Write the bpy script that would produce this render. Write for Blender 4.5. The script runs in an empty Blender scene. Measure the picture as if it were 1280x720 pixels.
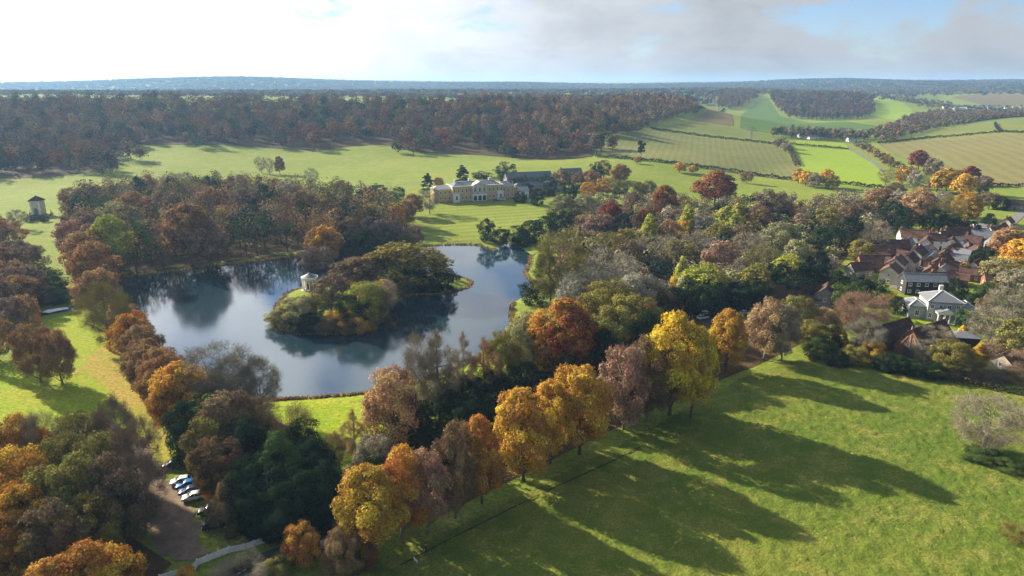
import bpy, bmesh, math, random
import numpy as np
from mathutils import Vector, Matrix, Euler
from mathutils.geometry import delaunay_2d_cdt, tessellate_polygon

# ------------------------------------------------------------------ camera, sky, sun, exposure
scene = bpy.context.scene
COL = scene.collection
R = math.radians
CAMZ, PITCH, FPX = 80.0, R(16.6), 853.0
cam_data = bpy.data.cameras.new('camera')
cam_data.sensor_width = 36.0
cam_data.lens = 36.0 * FPX / 1280.0
cam_data.clip_start, cam_data.clip_end = 1.0, 30000.0
cam = bpy.data.objects.new('camera', cam_data)
cam.location = (0, 0, CAMZ)
cam.rotation_euler = (R(90) - PITCH, 0, 0)
COL.objects.link(cam)
scene.camera = cam

SUN_EL, SUN_AZ = R(24.0), math.atan2(-0.80, 0.60)      # azimuth measured from +Y towards +X
SUNV = Vector((math.sin(SUN_AZ) * math.cos(SUN_EL), math.cos(SUN_AZ) * math.cos(SUN_EL), math.sin(SUN_EL)))
SKY_STRENGTH = 0.05
sun_data = bpy.data.lights.new('sun', 'SUN')
sun_data.energy = 5.0
sun_data.angle = R(0.5)
sun_data.color = (1.0, 0.87, 0.68)
sun = bpy.data.objects.new('sun', sun_data)
sun.rotation_euler = (-SUNV).to_track_quat('-Z', 'Y').to_euler()
sun.location = (-300, 200, 300)
COL.objects.link(sun)
vs = scene.view_settings
vs.view_transform = 'Standard'
vs.look = 'None'
vs.gamma = 1.0
vs.use_curve_mapping = False
vs.exposure = 1.5

world = bpy.data.worlds.new('World')
scene.world = world
world.use_nodes = True
wn, wl = world.node_tree.nodes, world.node_tree.links
wn.clear()
def wnode(t, **k):
    n = wn.new(t)
    for a, b in k.items():
        setattr(n, a, b)
    return n
def wmath(op, a, b=None, c=None):
    n = wnode('ShaderNodeMath', operation=op)
    for i, v in enumerate((a, b, c)):
        if v is None: continue
        if isinstance(v, (int, float)): n.inputs[i].default_value = v
        else: wl.new(v, n.inputs[i])
    return n.outputs[0]
w_out = wnode('ShaderNodeOutputWorld')
w_bg = wnode('ShaderNodeBackground')
w_bg.inputs['Strength'].default_value = SKY_STRENGTH
sky = wnode('ShaderNodeTexSky', sky_type='NISHITA', sun_disc=False)
sky.sun_elevation = SUN_EL
sky.sun_rotation = SUN_AZ
sky.altitude = 150
sky.dust_density = 0.4
sky.ozone_density = 2.5
tc = wnode('ShaderNodeTexCoord')
sep = wnode('ShaderNodeSeparateXYZ')
wl.new(tc.outputs['Generated'], sep.inputs[0])
# cumulus seen side-on towards the horizon: noise over the sky's directions, flattened in height
def cloud_noise(dz, scale, detail, off):
    comb = wnode('ShaderNodeCombineXYZ')
    wl.new(sep.outputs['X'], comb.inputs[0]); wl.new(sep.outputs['Y'], comb.inputs[1])
    wl.new(wmath('MULTIPLY_ADD', sep.outputs['Z'], 2.6, dz), comb.inputs[2])
    ad = wnode('ShaderNodeVectorMath', operation='ADD'); ad.inputs[1].default_value = off
    wl.new(comb.outputs[0], ad.inputs[0])
    n = wnode('ShaderNodeTexNoise')
    n.inputs['Scale'].default_value = scale; n.inputs['Detail'].default_value = detail
    n.inputs['Roughness'].default_value = 0.56; n.inputs['Distortion'].default_value = 0.25
    wl.new(ad.outputs[0], n.inputs['Vector'])
    return n.outputs['Fac']
COFF = (3.1, 7.4, 1.9)
n_here = cloud_noise(0.0, 5.5, 9, COFF)
n_above = cloud_noise(0.045, 5.5, 5, COFF)
elev = wmath('MAXIMUM', sep.outputs['Z'], 0.0)
cov = wnode('ShaderNodeMapRange', interpolation_type='SMOOTHSTEP')
cov.inputs['From Min'].default_value = 0.44
cov.inputs['From Max'].default_value = 0.55
# seen edge-on the deck closes up towards the horizon and opens overhead
wl.new(wmath('SUBTRACT', n_here, wmath('MULTIPLY_ADD', wmath('MINIMUM', elev, 0.35), 0.26, -0.09)), cov.inputs['Value'])
# billows: bright where there is little cloud above, grey underneath
thick = wnode('ShaderNodeMapRange', interpolation_type='SMOOTHSTEP')
thick.inputs['From Min'].default_value = 0.40
thick.inputs['From Max'].default_value = 0.66
thick.inputs['To Min'].default_value = 1.15
thick.inputs['To Max'].default_value = 0.92
wl.new(n_above, thick.inputs['Value'])
# forward scattering: cloud is brighter towards the sun
dot = wnode('ShaderNodeVectorMath', operation='DOT_PRODUCT')
wl.new(tc.outputs['Generated'], dot.inputs[0])
dot.inputs[1].default_value = SUNV
g = wmath('MAXIMUM', dot.outputs['Value'], 0.0)
g4 = wmath('POWER', g, 3.8)
CLOUD_BASE, CLOUD_GLOW = 3.4, 18.0
lum = wmath('MULTIPLY', wmath('MULTIPLY_ADD', g4, CLOUD_GLOW, CLOUD_BASE), thick.outputs[0])
ccol = wnode('ShaderNodeMix', data_type='RGBA', blend_type='MULTIPLY')
ccol.inputs['Factor'].default_value = 1.0
ccol.inputs[6].default_value = (0.95, 0.985, 1.04, 1)
cl = wnode('ShaderNodeCombineColor')
for i in range(3): wl.new(lum, cl.inputs[i])
wl.new(cl.outputs[0], ccol.inputs[7])
mixs = wnode('ShaderNodeMix', data_type='RGBA')
wl.new(cov.outputs[0], mixs.inputs['Factor'])
tintn = wnode('ShaderNodeMix', data_type='RGBA', blend_type='MULTIPLY')
tintn.inputs['Factor'].default_value = 1.0
tintn.inputs[7].default_value = (0.86, 0.93, 1.16, 1)
wl.new(sky.outputs[0], tintn.inputs[6])
wl.new(tintn.outputs[2], mixs.inputs[6])
wl.new(ccol.outputs[2], mixs.inputs[7])
wl.new(mixs.outputs[2], w_bg.inputs['Color'])
wl.new(w_bg.outputs[0], w_out.inputs['Surface'])

# ------------------------------------------------------------------ photo pixel -> direction -> ground
CP, SP = math.cos(PITCH), math.sin(PITCH)
def ray(u, v):
    x, y = (u - 640.0) / FPX, (360.0 - v) / FPX
    d = np.array((x, CP + SP * y, -SP + CP * y))
    return d / d[1]                                   # per metre of depth Y
def at_depth(u, v, Y):
    d = ray(u, v)
    return (d[0] * Y, Y, CAMZ + d[2] * Y)

# terrain control points: pixel of a ground point and its depth in metres
CTRL_PX = [
 # park slope and foot of the hanging wood
 (30,235,545),(150,228,560),(480,212,640),(330,225,600),(640,205,640),(700,212,600),
 (60,218,600),(170,178,800),(280,180,800),(400,184,790),(480,181,790),(560,189,760),(690,197,720),(740,195,720),
 (100,133,1040),(250,132,1060),(400,132,1080),(560,133,1100),(680,134,1120),
 # spur with the second wood, fields to the right of it
 (760,165,860),(800,160,950),(840,128,1250),(740,130,1280),(900,140,1250),(880,157,1050),
 (850,175,860),(950,180,860),(900,205,660),(820,200,660),(960,222,620),(1000,205,720),
 (1040,230,600),(1060,185,860),(1000,176,930),(1100,178,930),
 (1010,155,1400),(940,150,1300),(1000,130,1900),(1090,125,2000),(1090,150,1300),(1150,145,1600),(1210,137,2000),(1140,158,1250),
 (1110,200,740),(1200,230,560),(1200,195,730),(1250,166,950),(1275,150,1200),(1275,185,780),(1180,170,1000),
 # plateau and far ridges
 (200,117,2200),(450,117,2200),(700,117,2300),(1000,117,2700),(1200,118,3000),(1270,121,2600),
 (0,119,4400),(110,114.5,4500),(160,109.5,4600),(230,105.5,4600),(300,101.5,4700),(370,104,4700),(430,109,4700),(520,111.5,4800),(580,109,4800),(645,104,4900),(700,107,4900),(740,110,4900),(850,107,5000),(950,104.5,5000),(1050,99.5,4900),(1150,102.5,4900),(1280,102,4800),
 (60,121,2900),(250,117,3000),(450,117,3100),(700,115.5,3300),(900,113,3600),(1100,112,3800)]
CTRL = [at_depth(*c) for c in CTRL_PX]
for x in range(-420, 620, 130):
    for y in (-400, -150, 60, 170, 280, 390, 480):
        z = 1.8 + 0.004 * max(0, x)
        if y == 480 and -60 < x < 60: z = 4.0
        CTRL.append((x, y, z))
CTRL += [(-800,1300,50),(-500,1300,50),(-200,1320,48),(100,1400,44),(-1000,1250,50),(-1200,-300,25),(1200,-300,20),(-1200,300,25),(-1000,600,35),(1200,300,22),(1500,900,45),(-1800,1500,60),(2600,1500,60),
         (-4500,5000,62),(-2600,4600,66),(7000,5000,100),(-4500,9000,40),(0,9000,62),(5000,9000,95),(9000,9000,95),(-9000,9000,40),(9000,0,60),(-9000,0,60),(0,-600,5)]
CTRL = np.array(CTRL)
_S = 1000.0
def _phi(r2):
    return 0.5 * r2 * np.log(r2 + 1e-9)
def _fit():
    P = CTRL[:, :2] / _S
    n = len(P)
    K = _phi(((P[:, None] - P[None]) ** 2).sum(-1)) + np.eye(n) * 2e-4
    Q = np.hstack([np.ones((n, 1)), P])
    A = np.zeros((n + 3, n + 3))
    A[:n, :n] = K; A[:n, n:] = Q; A[n:, :n] = Q.T
    return np.linalg.solve(A, np.concatenate([CTRL[:, 2], np.zeros(3)]))
TPSW = _fit()
def tps(x, y):
    x = np.asarray(x, float); y = np.asarray(y, float)
    out = np.empty(x.shape)
    xf, yf, of = x.ravel(), y.ravel(), out.ravel()
    P = CTRL[:, :2] / _S
    for i in range(0, len(xf), 20000):
        q = np.stack([xf[i:i+20000], yf[i:i+20000]], -1) / _S
        k = _phi(((q[:, None] - P[None]) ** 2).sum(-1))
        of[i:i+20000] = k @ TPSW[:len(P)] + TPSW[len(P)] + q @ TPSW[len(P)+1:]
    return of.reshape(x.shape)

def flat_cast(u, v, z=0.0):
    d = ray(u, v)
    Y = (z - CAMZ) / d[2]
    return (d[0] * Y, Y)
LAKE_PX = [(330,501),(400,497),(467,491),(515,480),(560,465),(592,450),(620,430),(640,408),(639,390),(641,377),(655,371),(668,356),
 (656,342),(662,330),(664,319),(652,311),(640,303),(630,306),(616,313),(598,306),(560,306),(525,308),(450,312),(377,319),(320,327),
 (270,332),(225,338),(147,348),(150,362),(160,382),(178,402),(195,425),(212,448),(250,472),(290,488)]
ISLE_PX = [(342,402),(345,412),(380,418),(421,418),(454,416),(472,404),(487,384),(500,373),(515,369),(555,367),(584,360),(591,353),(580,347),
 (545,342),(500,345),(450,350),(410,355),(380,359),(360,365),(346,380)]
def smooth_poly(p, n=3):
    p = np.array(p, float)
    for _ in range(n):
        q = np.roll(p, -1, 0)
        p = np.stack([0.75 * p + 0.25 * q, 0.25 * p + 0.75 * q], 1).reshape(-1, 2)
    return p
LAKE = smooth_poly([flat_cast(*p) for p in LAKE_PX], 2)
ISLE = smooth_poly([flat_cast(*p) for p in ISLE_PX], 2)
def inside(poly, x, y):
    x = np.asarray(x, float); y = np.asarray(y, float)
    r = np.zeros(x.shape, bool)
    a, b = poly, np.roll(poly, -1, 0)
    for (x0, y0), (x1, y1) in zip(a, b):
        if y0 == y1: continue
        c = ((y0 > y) != (y1 > y)) & (x < (x1 - x0) * (y - y0) / (y1 - y0) + x0)
        r ^= c
    return r
def dist_poly(poly, x, y, closed=True):
    x = np.asarray(x, float); y = np.asarray(y, float)
    best = np.full(x.shape, 1e9)
    a = poly if closed else poly[:-1]
    b = np.roll(poly, -1, 0) if closed else poly[1:]
    for (x0, y0), (x1, y1) in zip(a, b):
        dx, dy = x1 - x0, y1 - y0
        t = np.clip(((x - x0) * dx + (y - y0) * dy) / (dx * dx + dy * dy + 1e-12), 0, 1)
        best = np.minimum(best, (x - x0 - t * dx) ** 2 + (y - y0 - t * dy) ** 2)
    return np.sqrt(best)
def lake_sd(x, y):
    """signed distance to the shoreline, negative in the water"""
    dl = dist_poly(LAKE, x, y); dl = np.where(inside(LAKE, x, y), -dl, dl)
    di = dist_poly(ISLE, x, y); di = np.where(inside(ISLE, x, y), di, -di)
    return np.maximum(dl, di)
LB = (LAKE[:, 0].min() - 40, LAKE[:, 0].max() + 40, LAKE[:, 1].min() - 40, LAKE[:, 1].max() + 40)
def hf(x, y):
    x = np.asarray(x, float); y = np.asarray(y, float)
    h = np.maximum(tps(x, y), 1.0)
    m = (x > LB[0]) & (x < LB[1]) & (y > LB[2]) & (y < LB[3])
    if m.any():
        d = lake_sd(x[m], y[m])
        w = np.clip((d - 2) / 30, 0, 1); w = w * w * (3 - 2 * w)
        bank = np.where(d < 0, np.maximum(d * 0.3, -1.5), 0.15 * np.clip(d, 0, 6))
        if h.ndim == 0: h = np.array(bank * (1 - w) + h * w).reshape(())
        else: h[m] = bank * (1 - w) + h[m] * w
    return h
def hf1(x, y):
    return float(hf(np.array([x]), np.array([y]))[0])
_ys = np.concatenate([np.linspace(40, 700, 331), np.geomspace(705, 8900, 400)])
def cast(u, v, lift=0.0, ymin=40.0):
    """first point where the pixel's ray comes down to the terrain (+lift)"""
    d = ray(u, v)
    ys = _ys[_ys >= ymin]
    z = CAMZ + d[2] * ys - lift
    g = hf(d[0] * ys, ys)
    k = np.nonzero(z <= g)[0]
    if len(k) == 0: raise ValueError('ray misses ground %s' % ((u, v, lift),))
    k = k[0]
    if k == 0: Y = ys[0]
    else:
        a, b = z[k-1] - g[k-1], z[k] - g[k]
        Y = ys[k-1] + (ys[k] - ys[k-1]) * a / (a - b)
    x = d[0] * Y
    return (x, Y, hf1(x, Y))

# ------------------------------------------------------------------ helpers
rng0 = np.random.default_rng(11)
def npmesh(name, verts, faces, mats=(), mat_index=None, tint=None, smooth=False):
    """faces: list of int arrays (n,3) or (n,4)"""
    me = bpy.data.meshes.new(name)
    verts = np.asarray(verts, np.float32)
    if isinstance(faces, np.ndarray): faces = [faces]
    faces = [np.asarray(f, np.int32) for f in faces if len(f)]
    me.vertices.add(len(verts)); me.vertices.foreach_set('co', verts.ravel())
    tot = np.concatenate([np.full(len(f), f.shape[1], np.int32) for f in faces])
    loops = np.concatenate([f.ravel() for f in faces])
    me.loops.add(len(loops)); me.loops.foreach_set('vertex_index', loops)
    me.polygons.add(len(tot))
    start = np.concatenate([[0], np.cumsum(tot)[:-1]]).astype(np.int32)
    me.polygons.foreach_set('loop_start', start)
    me.polygons.foreach_set('loop_total', tot)
    for m in mats: me.materials.append(m)
    if mat_index is not None: me.polygons.foreach_set('material_index', np.asarray(mat_index, np.int32))
    if smooth: me.polygons.foreach_set('use_smooth', np.ones(len(tot), bool))
    if tint is not None:
        a = me.attributes.new('tint', 'FLOAT_COLOR', 'POINT')
        t = np.ones((len(verts), 4), np.float32); t[:, :tint.shape[1]] = tint
        a.data.foreach_set('color', t.ravel())
    me.update(calc_edges=True)
    me.validate()
    return me
def obj(name, data, parent=None, loc=None, rz=0.0):
    o = bpy.data.objects.new(name, data)
    COL.objects.link(o)
    if parent is not None: o.parent = parent
    if loc is not None: o.location = loc
    if rz: o.rotation_euler = (0, 0, rz)
    return o
def tag(o, label=None, cat=None, group=None, kind=None):
    for k, v in (('label', label), ('category', cat), ('group', group), ('kind', kind)):
        if v: o[k] = v
    return o
def thing(name, label, cat, loc, rz=0.0, group=None):
    o = obj(name, None, None, loc, rz)
    o.empty_display_size = 0.5
    return tag(o, label, cat, group)

class MB:
    """collects simple solids into one mesh"""
    def __init__(s): s.v, s.f, s.m = [], [], []
    def add(s, verts, faces, m=0):
        b = len(s.v); s.v += [tuple(p) for p in verts]
        for f in faces: s.f.append([b + i for i in f]); s.m.append(m)
    def box(s, x0, x1, y0, y1, z0, z1, m=0):
        s.add([(x, y, z) for z in (z0, z1) for x, y in ((x0, y0), (x1, y0), (x1, y1), (x0, y1))],
              [(3,2,1,0),(4,5,6,7),(0,1,5,4),(1,2,6,5),(2,3,7,6),(3,0,4,7)], m)
    def bar(s, a, b, w, h, m=0, up=(0,0,1)):
        a, b = Vector(a), Vector(b); d = (b - a).normalized()
        side = d.cross(Vector(up))
        if side.length < 1e-4: side = d.cross(Vector((1,0,0)))
        side.normalize(); u = side.cross(d).normalized()
        P = []
        for c in (a, b):
            for i, j in ((-1,-1),(1,-1),(1,1),(-1,1)): P.append(c + side * i * w / 2 + u * j * h / 2)
        s.add(P, [(3,2,1,0),(4,5,6,7),(0,1,5,4),(1,2,6,5),(2,3,7,6),(3,0,4,7)], m)
    def tube(s, pts, rad, n=8, m=0, cap=True):
        pts = [Vector(p) for p in pts]; P = []; k = len(pts)
        for i, p in enumerate(pts):
            d = (pts[min(i+1, k-1)] - pts[max(i-1, 0)]).normalized()
            a = d.orthogonal().normalized() if abs(d.z) > .9 else d.cross(Vector((0,0,1))).normalized()
            if abs(d.z) > .9: a = (Vector((1,0,0)) - d * d.x).normalized()
            b = d.cross(a)
            for j in range(n):
                t = 2 * math.pi * j / n
                P.append(p + (a * math.cos(t) + b * math.sin(t)) * rad[i])
        F = [(i*n+j, i*n+(j+1)%n, (i+1)*n+(j+1)%n, (i+1)*n+j) for i in range(k-1) for j in range(n)]
        if cap: F += [tuple(range(n-1, -1, -1)), tuple((k-1)*n+j for j in range(n))]
        s.add(P, F, m)
    def lathe(s, prof, n=16, m=0, c=(0,0)):
        P = [(c[0] + r * math.cos(2*math.pi*j/n), c[1] + r * math.sin(2*math.pi*j/n), z) for r, z in prof for j in range(n)]
        k = len(prof)
        F = [(i*n+j, i*n+(j+1)%n, (i+1)*n+(j+1)%n, (i+1)*n+j) for i in range(k-1) for j in range(n)]
        F += [tuple(range(n-1, -1, -1)), tuple((k-1)*n+j for j in range(n))]
        s.add(P, F, m)
    def mesh(s, name, mats, smooth=False):
        me = bpy.data.meshes.new(name); me.from_pydata(s.v, [], s.f)
        for m in (mats if isinstance(mats, (list, tuple)) else [mats]): me.materials.append(m)
        me.polygons.foreach_set('material_index', s.m)
        if smooth: me.polygons.foreach_set('use_smooth', [True] * len(s.f))
        me.update(); return me
    def build(s, name, mats, parent=None, loc=None, rz=0.0, smooth=False):
        return obj(name, s.mesh(name, mats, smooth), parent, loc, rz)

# ------------------------------------------------------------------ materials
class NT:
    def __init__(s, name):
        s.mat = bpy.data.materials.new(name); s.mat.use_nodes = True
        s.t = s.mat.node_tree; s.t.nodes.clear()
        s.out = s.t.nodes.new('ShaderNodeOutputMaterial')
    def n(s, typ, **k):
        nd = s.t.nodes.new(typ)
        for a, b in k.items(): setattr(nd, a, b)
        return nd
    def l(s, a, b): s.t.links.new(a, b)
    def set(s, sock, v):
        if hasattr(v, 'is_linked') or isinstance(v, bpy.types.NodeSocket): s.l(v, sock)
        else: sock.default_value = v
    def math(s, op, a, b=0.0, c=0.0, clamp=False):
        nd = s.n('ShaderNodeMath', operation=op, use_clamp=clamp)
        for i, v in enumerate((a, b, c)): s.set(nd.inputs[i], v)
        return nd.outputs[0]
    def noise(s, scale, detail=4, rough=.55, vec=None, dist=0.0):
        nd = s.n('ShaderNodeTexNoise')
        nd.inputs['Scale'].default_value = scale; nd.inputs['Detail'].default_value = detail
        nd.inputs['Roughness'].default_value = rough; nd.inputs['Distortion'].default_value = dist
        if vec is not None: s.l(vec, nd.inputs['Vector'])
        return nd.outputs['Fac']
    def ramp(s, fac, lo, hi, a=0.0, b=1.0):
        nd = s.n('ShaderNodeMapRange', interpolation_type='SMOOTHSTEP')
        s.l(fac, nd.inputs['Value'])
        for k, v in (('From Min', lo), ('From Max', hi), ('To Min', a), ('To Max', b)): nd.inputs[k].default_value = v
        return nd.outputs[0]
    def mix(s, fac, a, b, blend='MIX'):
        nd = s.n('ShaderNodeMix', data_type='RGBA', blend_type=blend)
        s.set(nd.inputs['Factor'], fac)
        for i, v in ((6, a), (7, b)):
            s.set(nd.inputs[i], v if not isinstance(v, tuple) else (*v[:3], 1))
        return nd.outputs[2]
    def pos(s): return s.n('ShaderNodeNewGeometry').outputs['Position']
    def bump(s, h, strength, dist):
        nd = s.n('ShaderNodeBump'); nd.inputs['Strength'].default_value = strength; nd.inputs['Distance'].default_value = dist
        s.l(h, nd.inputs['Height']); return nd.outputs[0]
    def pbsdf(s, col, rough=.8, spec=.3, metal=0.0, normal=None):
        b = s.n('ShaderNodeBsdfPrincipled')
        s.set(b.inputs['Base Color'], col if not isinstance(col, tuple) else (*col[:3], 1))
        s.set(b.inputs['Roughness'], rough); b.inputs['Specular IOR Level'].default_value = spec
        b.inputs['Metallic'].default_value = metal
        if normal is not None: s.l(normal, b.inputs['Normal'])
        s.l(b.outputs[0], s.out.inputs['Surface']); return b

def mat_plain(name, col, rough=.7, spec=.3, var=.25, scale=2.0, metal=0.0):
    """plain paint, stone, plaster or slate with blotchy wear"""
    t = NT(name); p = t.pos()
    n1 = t.noise(scale, 5, .6, p); n2 = t.noise(scale * 9, 3, .6, p)
    f = t.math('ADD', t.math('MULTIPLY', n1, .7), t.math('MULTIPLY', n2, .3))
    k = t.ramp(f, .3, .7, 1 - var, 1 + var)
    c = t.n('ShaderNodeCombineColor')
    for i in range(3): t.l(t.math('MULTIPLY', k, col[i]), c.inputs[i])
    t.pbsdf(c.outputs[0], rough, spec, metal, t.bump(n2, .2, .02))
    return t.mat

def mat_grass(name, a, b, dry, big=.012, mid=.12, fine=1.2, dry_amt=.5, bump=.6, stripes=None, lines=None, bscale=1.0, vr=(.66, 1.27)):
    """meadow or field: two greens in drifts, dry stems in patches, tussock relief"""
    t = NT(name); p = t.pos()
    nb = t.noise(big, 5, .6, p); nm = t.noise(mid, 6, .62, p, .6); nf = t.noise(fine, 5, .7, p)
    c = t.mix(t.ramp(t.math('ADD', t.math('MULTIPLY', nb, .5), t.math('MULTIPLY', nm, .5)), .38, .62), a, b)
    d = t.ramp(t.math('ADD', t.math('MULTIPLY', nm, .55), t.math('MULTIPLY', nf, .45)), .50, .68, 0, dry_amt)
    c = t.mix(d, c, dry)
    c = t.mix(1.0, c, t.n('ShaderNodeCombineColor').outputs[0], 'MULTIPLY') if False else c
    v = t.ramp(nf, .3, .7, *vr)
    if stripes or lines:
        ang, wl_, amt = stripes or lines
        mp = t.n('ShaderNodeMapping'); mp.inputs['Rotation'].default_value = (0, 0, ang)
        t.l(p, mp.inputs['Vector'])
        w = t.n('ShaderNodeTexWave', wave_type='BANDS', bands_direction='X', wave_profile='SIN')
        w.inputs['Scale'].default_value = 2 * math.pi / 20.0 / wl_ * (1.0)
        w.inputs['Distortion'].default_value = 1.2 if lines else .15; w.inputs['Detail'].default_value = 2
        t.l(mp.outputs[0], w.inputs['Vector'])
        v = t.math('MULTIPLY', v, t.ramp(w.outputs['Fac'], .35, .65, 1 - amt, 1 + amt))
    hs = t.n('ShaderNodeHueSaturation'); t.l(v, hs.inputs['Value']); t.l(c, hs.inputs['Color'])
    hgt = t.noise(.9 * bscale, 5, .65, p)
    t.pbsdf(hs.outputs[0], .95, .05, 0, t.bump(hgt, bump, .5 / bscale))
    return t.mat

def mat_foliage(name, use_attr=False, transl=.26):
    """leaves: colour from the tree (object colour or the wood's own colour attribute), varied leaf by leaf and bough by bough"""
    t = NT(name)
    at = t.n('ShaderNodeAttribute', attribute_name='tint')
    sp = t.n('ShaderNodeSeparateColor'); t.l(at.outputs['Color'], sp.inputs[0])
    if use_attr:
        base = t.n('ShaderNodeAttribute', attribute_name='leafcol').outputs['Color']
    else:
        oi = t.n('ShaderNodeObjectInfo'); base = oi.outputs['Color']
    hs = t.n('ShaderNodeHueSaturation')
    t.l(base, hs.inputs['Color'])
    t.l(t.math('MULTIPLY_ADD', sp.outputs[1], .05, .475), hs.inputs['Hue'])
    t.l(t.math('MULTIPLY_ADD', sp.outputs[2], .35, .82), hs.inputs['Saturation'])
    t.l(t.math('MULTIPLY', t.math('MULTIPLY_ADD', sp.outputs[0], .75, .62), t.math('MULTIPLY_ADD', sp.outputs[1], .5, .75)), hs.inputs['Value'])
    d = t.n('ShaderNodeBsdfDiffuse'); tr = t.n('ShaderNodeBsdfTranslucent'); mx = t.n('ShaderNodeMixShader')
    t.l(hs.outputs[0], d.inputs['Color']); t.l(hs.outputs[0], tr.inputs['Color'])
    mx.inputs[0].default_value = transl
    t.l(d.outputs[0], mx.inputs[1]); t.l(tr.outputs[0], mx.inputs[2]); t.l(mx.outputs[0], t.out.inputs['Surface'])
    return t.mat
M = {}
M['leaf'] = mat_foliage('foliage')
M['leaf_wood'] = mat_foliage('foliage_wood', True, .16)
M['evergreen'] = mat_foliage('evergreen_foliage', False, .12)
t = NT('twigs'); oi = t.n('ShaderNodeObjectInfo')
at = t.n('ShaderNodeAttribute', attribute_name='tint'); sp_ = t.n('ShaderNodeSeparateColor'); t.l(at.outputs['Color'], sp_.inputs[0])
hs = t.n('ShaderNodeHueSaturation'); t.l(oi.outputs['Color'], hs.inputs['Color'])
t.l(t.math('MULTIPLY_ADD', sp_.outputs[0], .7, .55), hs.inputs['Value']); t.pbsdf(hs.outputs[0], .9, .1)
M['twig'] = t.mat
M['bark'] = mat_plain('bark', (.085, .066, .048), .95, .05, .45, 3.0)
M['bark_pale'] = mat_plain('pale_bark', (.17, .145, .11), .95, .05, .4, 3.0)
G = mat_grass
M['lawn'] = G('park_grass', (.145,.20,.028), (.195,.23,.04), (.28,.24,.08), dry_amt=.5)
M['pasture'] = G('pasture_grass', (.085,.130,.018), (.155,.172,.028), (.27,.22,.08), mid=.2, fine=2.4, dry_amt=.5, bump=1.0, vr=(.74, 1.2), bscale=1.6)
M['litter'] = G('leaf_litter', (.06,.045,.022), (.11,.07,.03), (.05,.06,.02), mid=.2, fine=2.0)
M['plough'] = G('sown_field', (.13,.15,.04), (.175,.175,.06), (.16,.125,.06), dry_amt=.5, lines=(R(15), 7.0, .06), bump=.4)
M['field_light'] = G('pale_green_field', (.125,.16,.033), (.16,.175,.042), (.19,.165,.07))
M['field_brown'] = G('brown_field', (.14,.11,.05), (.17,.13,.06), (.12,.12,.04))
M['field_vivid'] = G('bright_green_field', (.19,.28,.025), (.22,.30,.03), (.24,.27,.045), dry_amt=.2, bump=.3)
M['field_hill'] = G('green_hill_field', (.075,.135,.03), (.10,.16,.03), (.12,.15,.04), dry_amt=.2)
M['field_tan'] = G('stubble_field', (.16,.155,.05), (.19,.17,.065), (.21,.165,.085), dry_amt=.5, lines=(R(20), 14.0, .06), bump=.3)
M['mown'] = G('mown_lawn', (.16,.205,.03), (.19,.225,.035), (.24,.22,.06), dry_amt=.3, stripes=(R(72), 9.0, .09), bump=.25)
M['bright_lawn'] = G('lakeside_lawn', (.19,.265,.014), (.25,.28,.02), (.34,.27,.05), dry_amt=.45, bump=.5)
M['leaf_grass'] = G('leaf_strewn_grass', (.24,.25,.03), (.33,.23,.05), (.34,.2,.07), mid=.2, dry_amt=.6)
M['dirt'] = mat_plain('dirt_track', (.20,.15,.105), .95, .05, .35, .25)
M['asphalt'] = mat_plain('asphalt', (.055,.055,.058), .9, .1, .2, .8)
M['lane'] = mat_plain('lane_surface', (.17,.165,.16), .9, .1, .2, .8)
M['reed'] = mat_plain('bank_reeds', (.30,.20,.09), .95, .05, .4, 1.5)
M['path'] = mat_plain('trodden_path', (.05,.055,.02), .95, .05, .3, 1.0)
t = NT('lake_water'); p = t.pos()
wv = t.math('ADD', t.math('MULTIPLY', t.noise(.9, 3, .6, p), .6), t.math('MULTIPLY', t.noise(.06, 4, .6, p, .5), 1.2))
calm = t.ramp(t.noise(.016, 3, .5, p, .8), .40, .62, .03, .12)
wb = t.pbsdf((.012,.030,.042), calm, .5, 0, t.bump(wv, .05, .35))
wb.inputs['IOR'].default_value = 2.0
M['water'] = t.mat
M['foam'] = mat_plain('white_water', (.75,.8,.85), .6, .3, .2, .8)

# ------------------------------------------------------------------ ground: one sheet from behind the camera to the horizon
def axis(lo, f0, f1, hi, step, grow):
    a = list(np.arange(f0, f1 + .1, step)); s = step
    while a[-1] < hi: s *= grow; a.append(a[-1] + s)
    s = step
    while a[0] > lo: s *= grow; a.insert(0, a[0] - s)
    return np.array(a)
gx = axis(-8200, -260, 260, 8200, 3.0, 1.045)
gy = axis(-500, 96, 420, 8600, 3.0, 1.035)
GX, GY = np.meshgrid(gx, gy)
far_rough = np.clip((GY - 1600) / 2500, 0, 1)
GZ = hf(GX, GY) + far_rough * 4 * np.sin(GX * .0041 + np.sin(GY * .0013) * 2) * np.sin(GY * .0021 + 1.3 * np.sin(GX * .0017))
nxg, nyg = len(gx), len(gy)
idx = np.arange(nxg * nyg).reshape(nyg, nxg)
quads = np.stack([idx[:-1, :-1], idx[:-1, 1:], idx[1:, 1:], idx[1:, :-1]], -1).reshape(-1, 4)
ground = obj('ground', npmesh('ground', np.stack([GX, GY, GZ], -1).reshape(-1, 3), quads, [M['lawn']], smooth=True))
tag(ground, kind='structure')
def ground_z(x, y):
    """height of the ground sheet itself (so that overlays follow it)"""
    x = np.asarray(x, float); y = np.asarray(y, float)
    i = np.clip(np.searchsorted(gx, x) - 1, 0, nxg - 2); j = np.clip(np.searchsorted(gy, y) - 1, 0, nyg - 2)
    fx = (x - gx[i]) / (gx[i+1] - gx[i]); fy = (y - gy[j]) / (gy[j+1] - gy[j])
    return (GZ[j, i] * (1-fx) * (1-fy) + GZ[j, i+1] * fx * (1-fy) + GZ[j+1, i] * (1-fx) * fy + GZ[j+1, i+1] * fx * fy)
def gz(x, y): return float(ground_z(np.array([x]), np.array([y]))[0])

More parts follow.
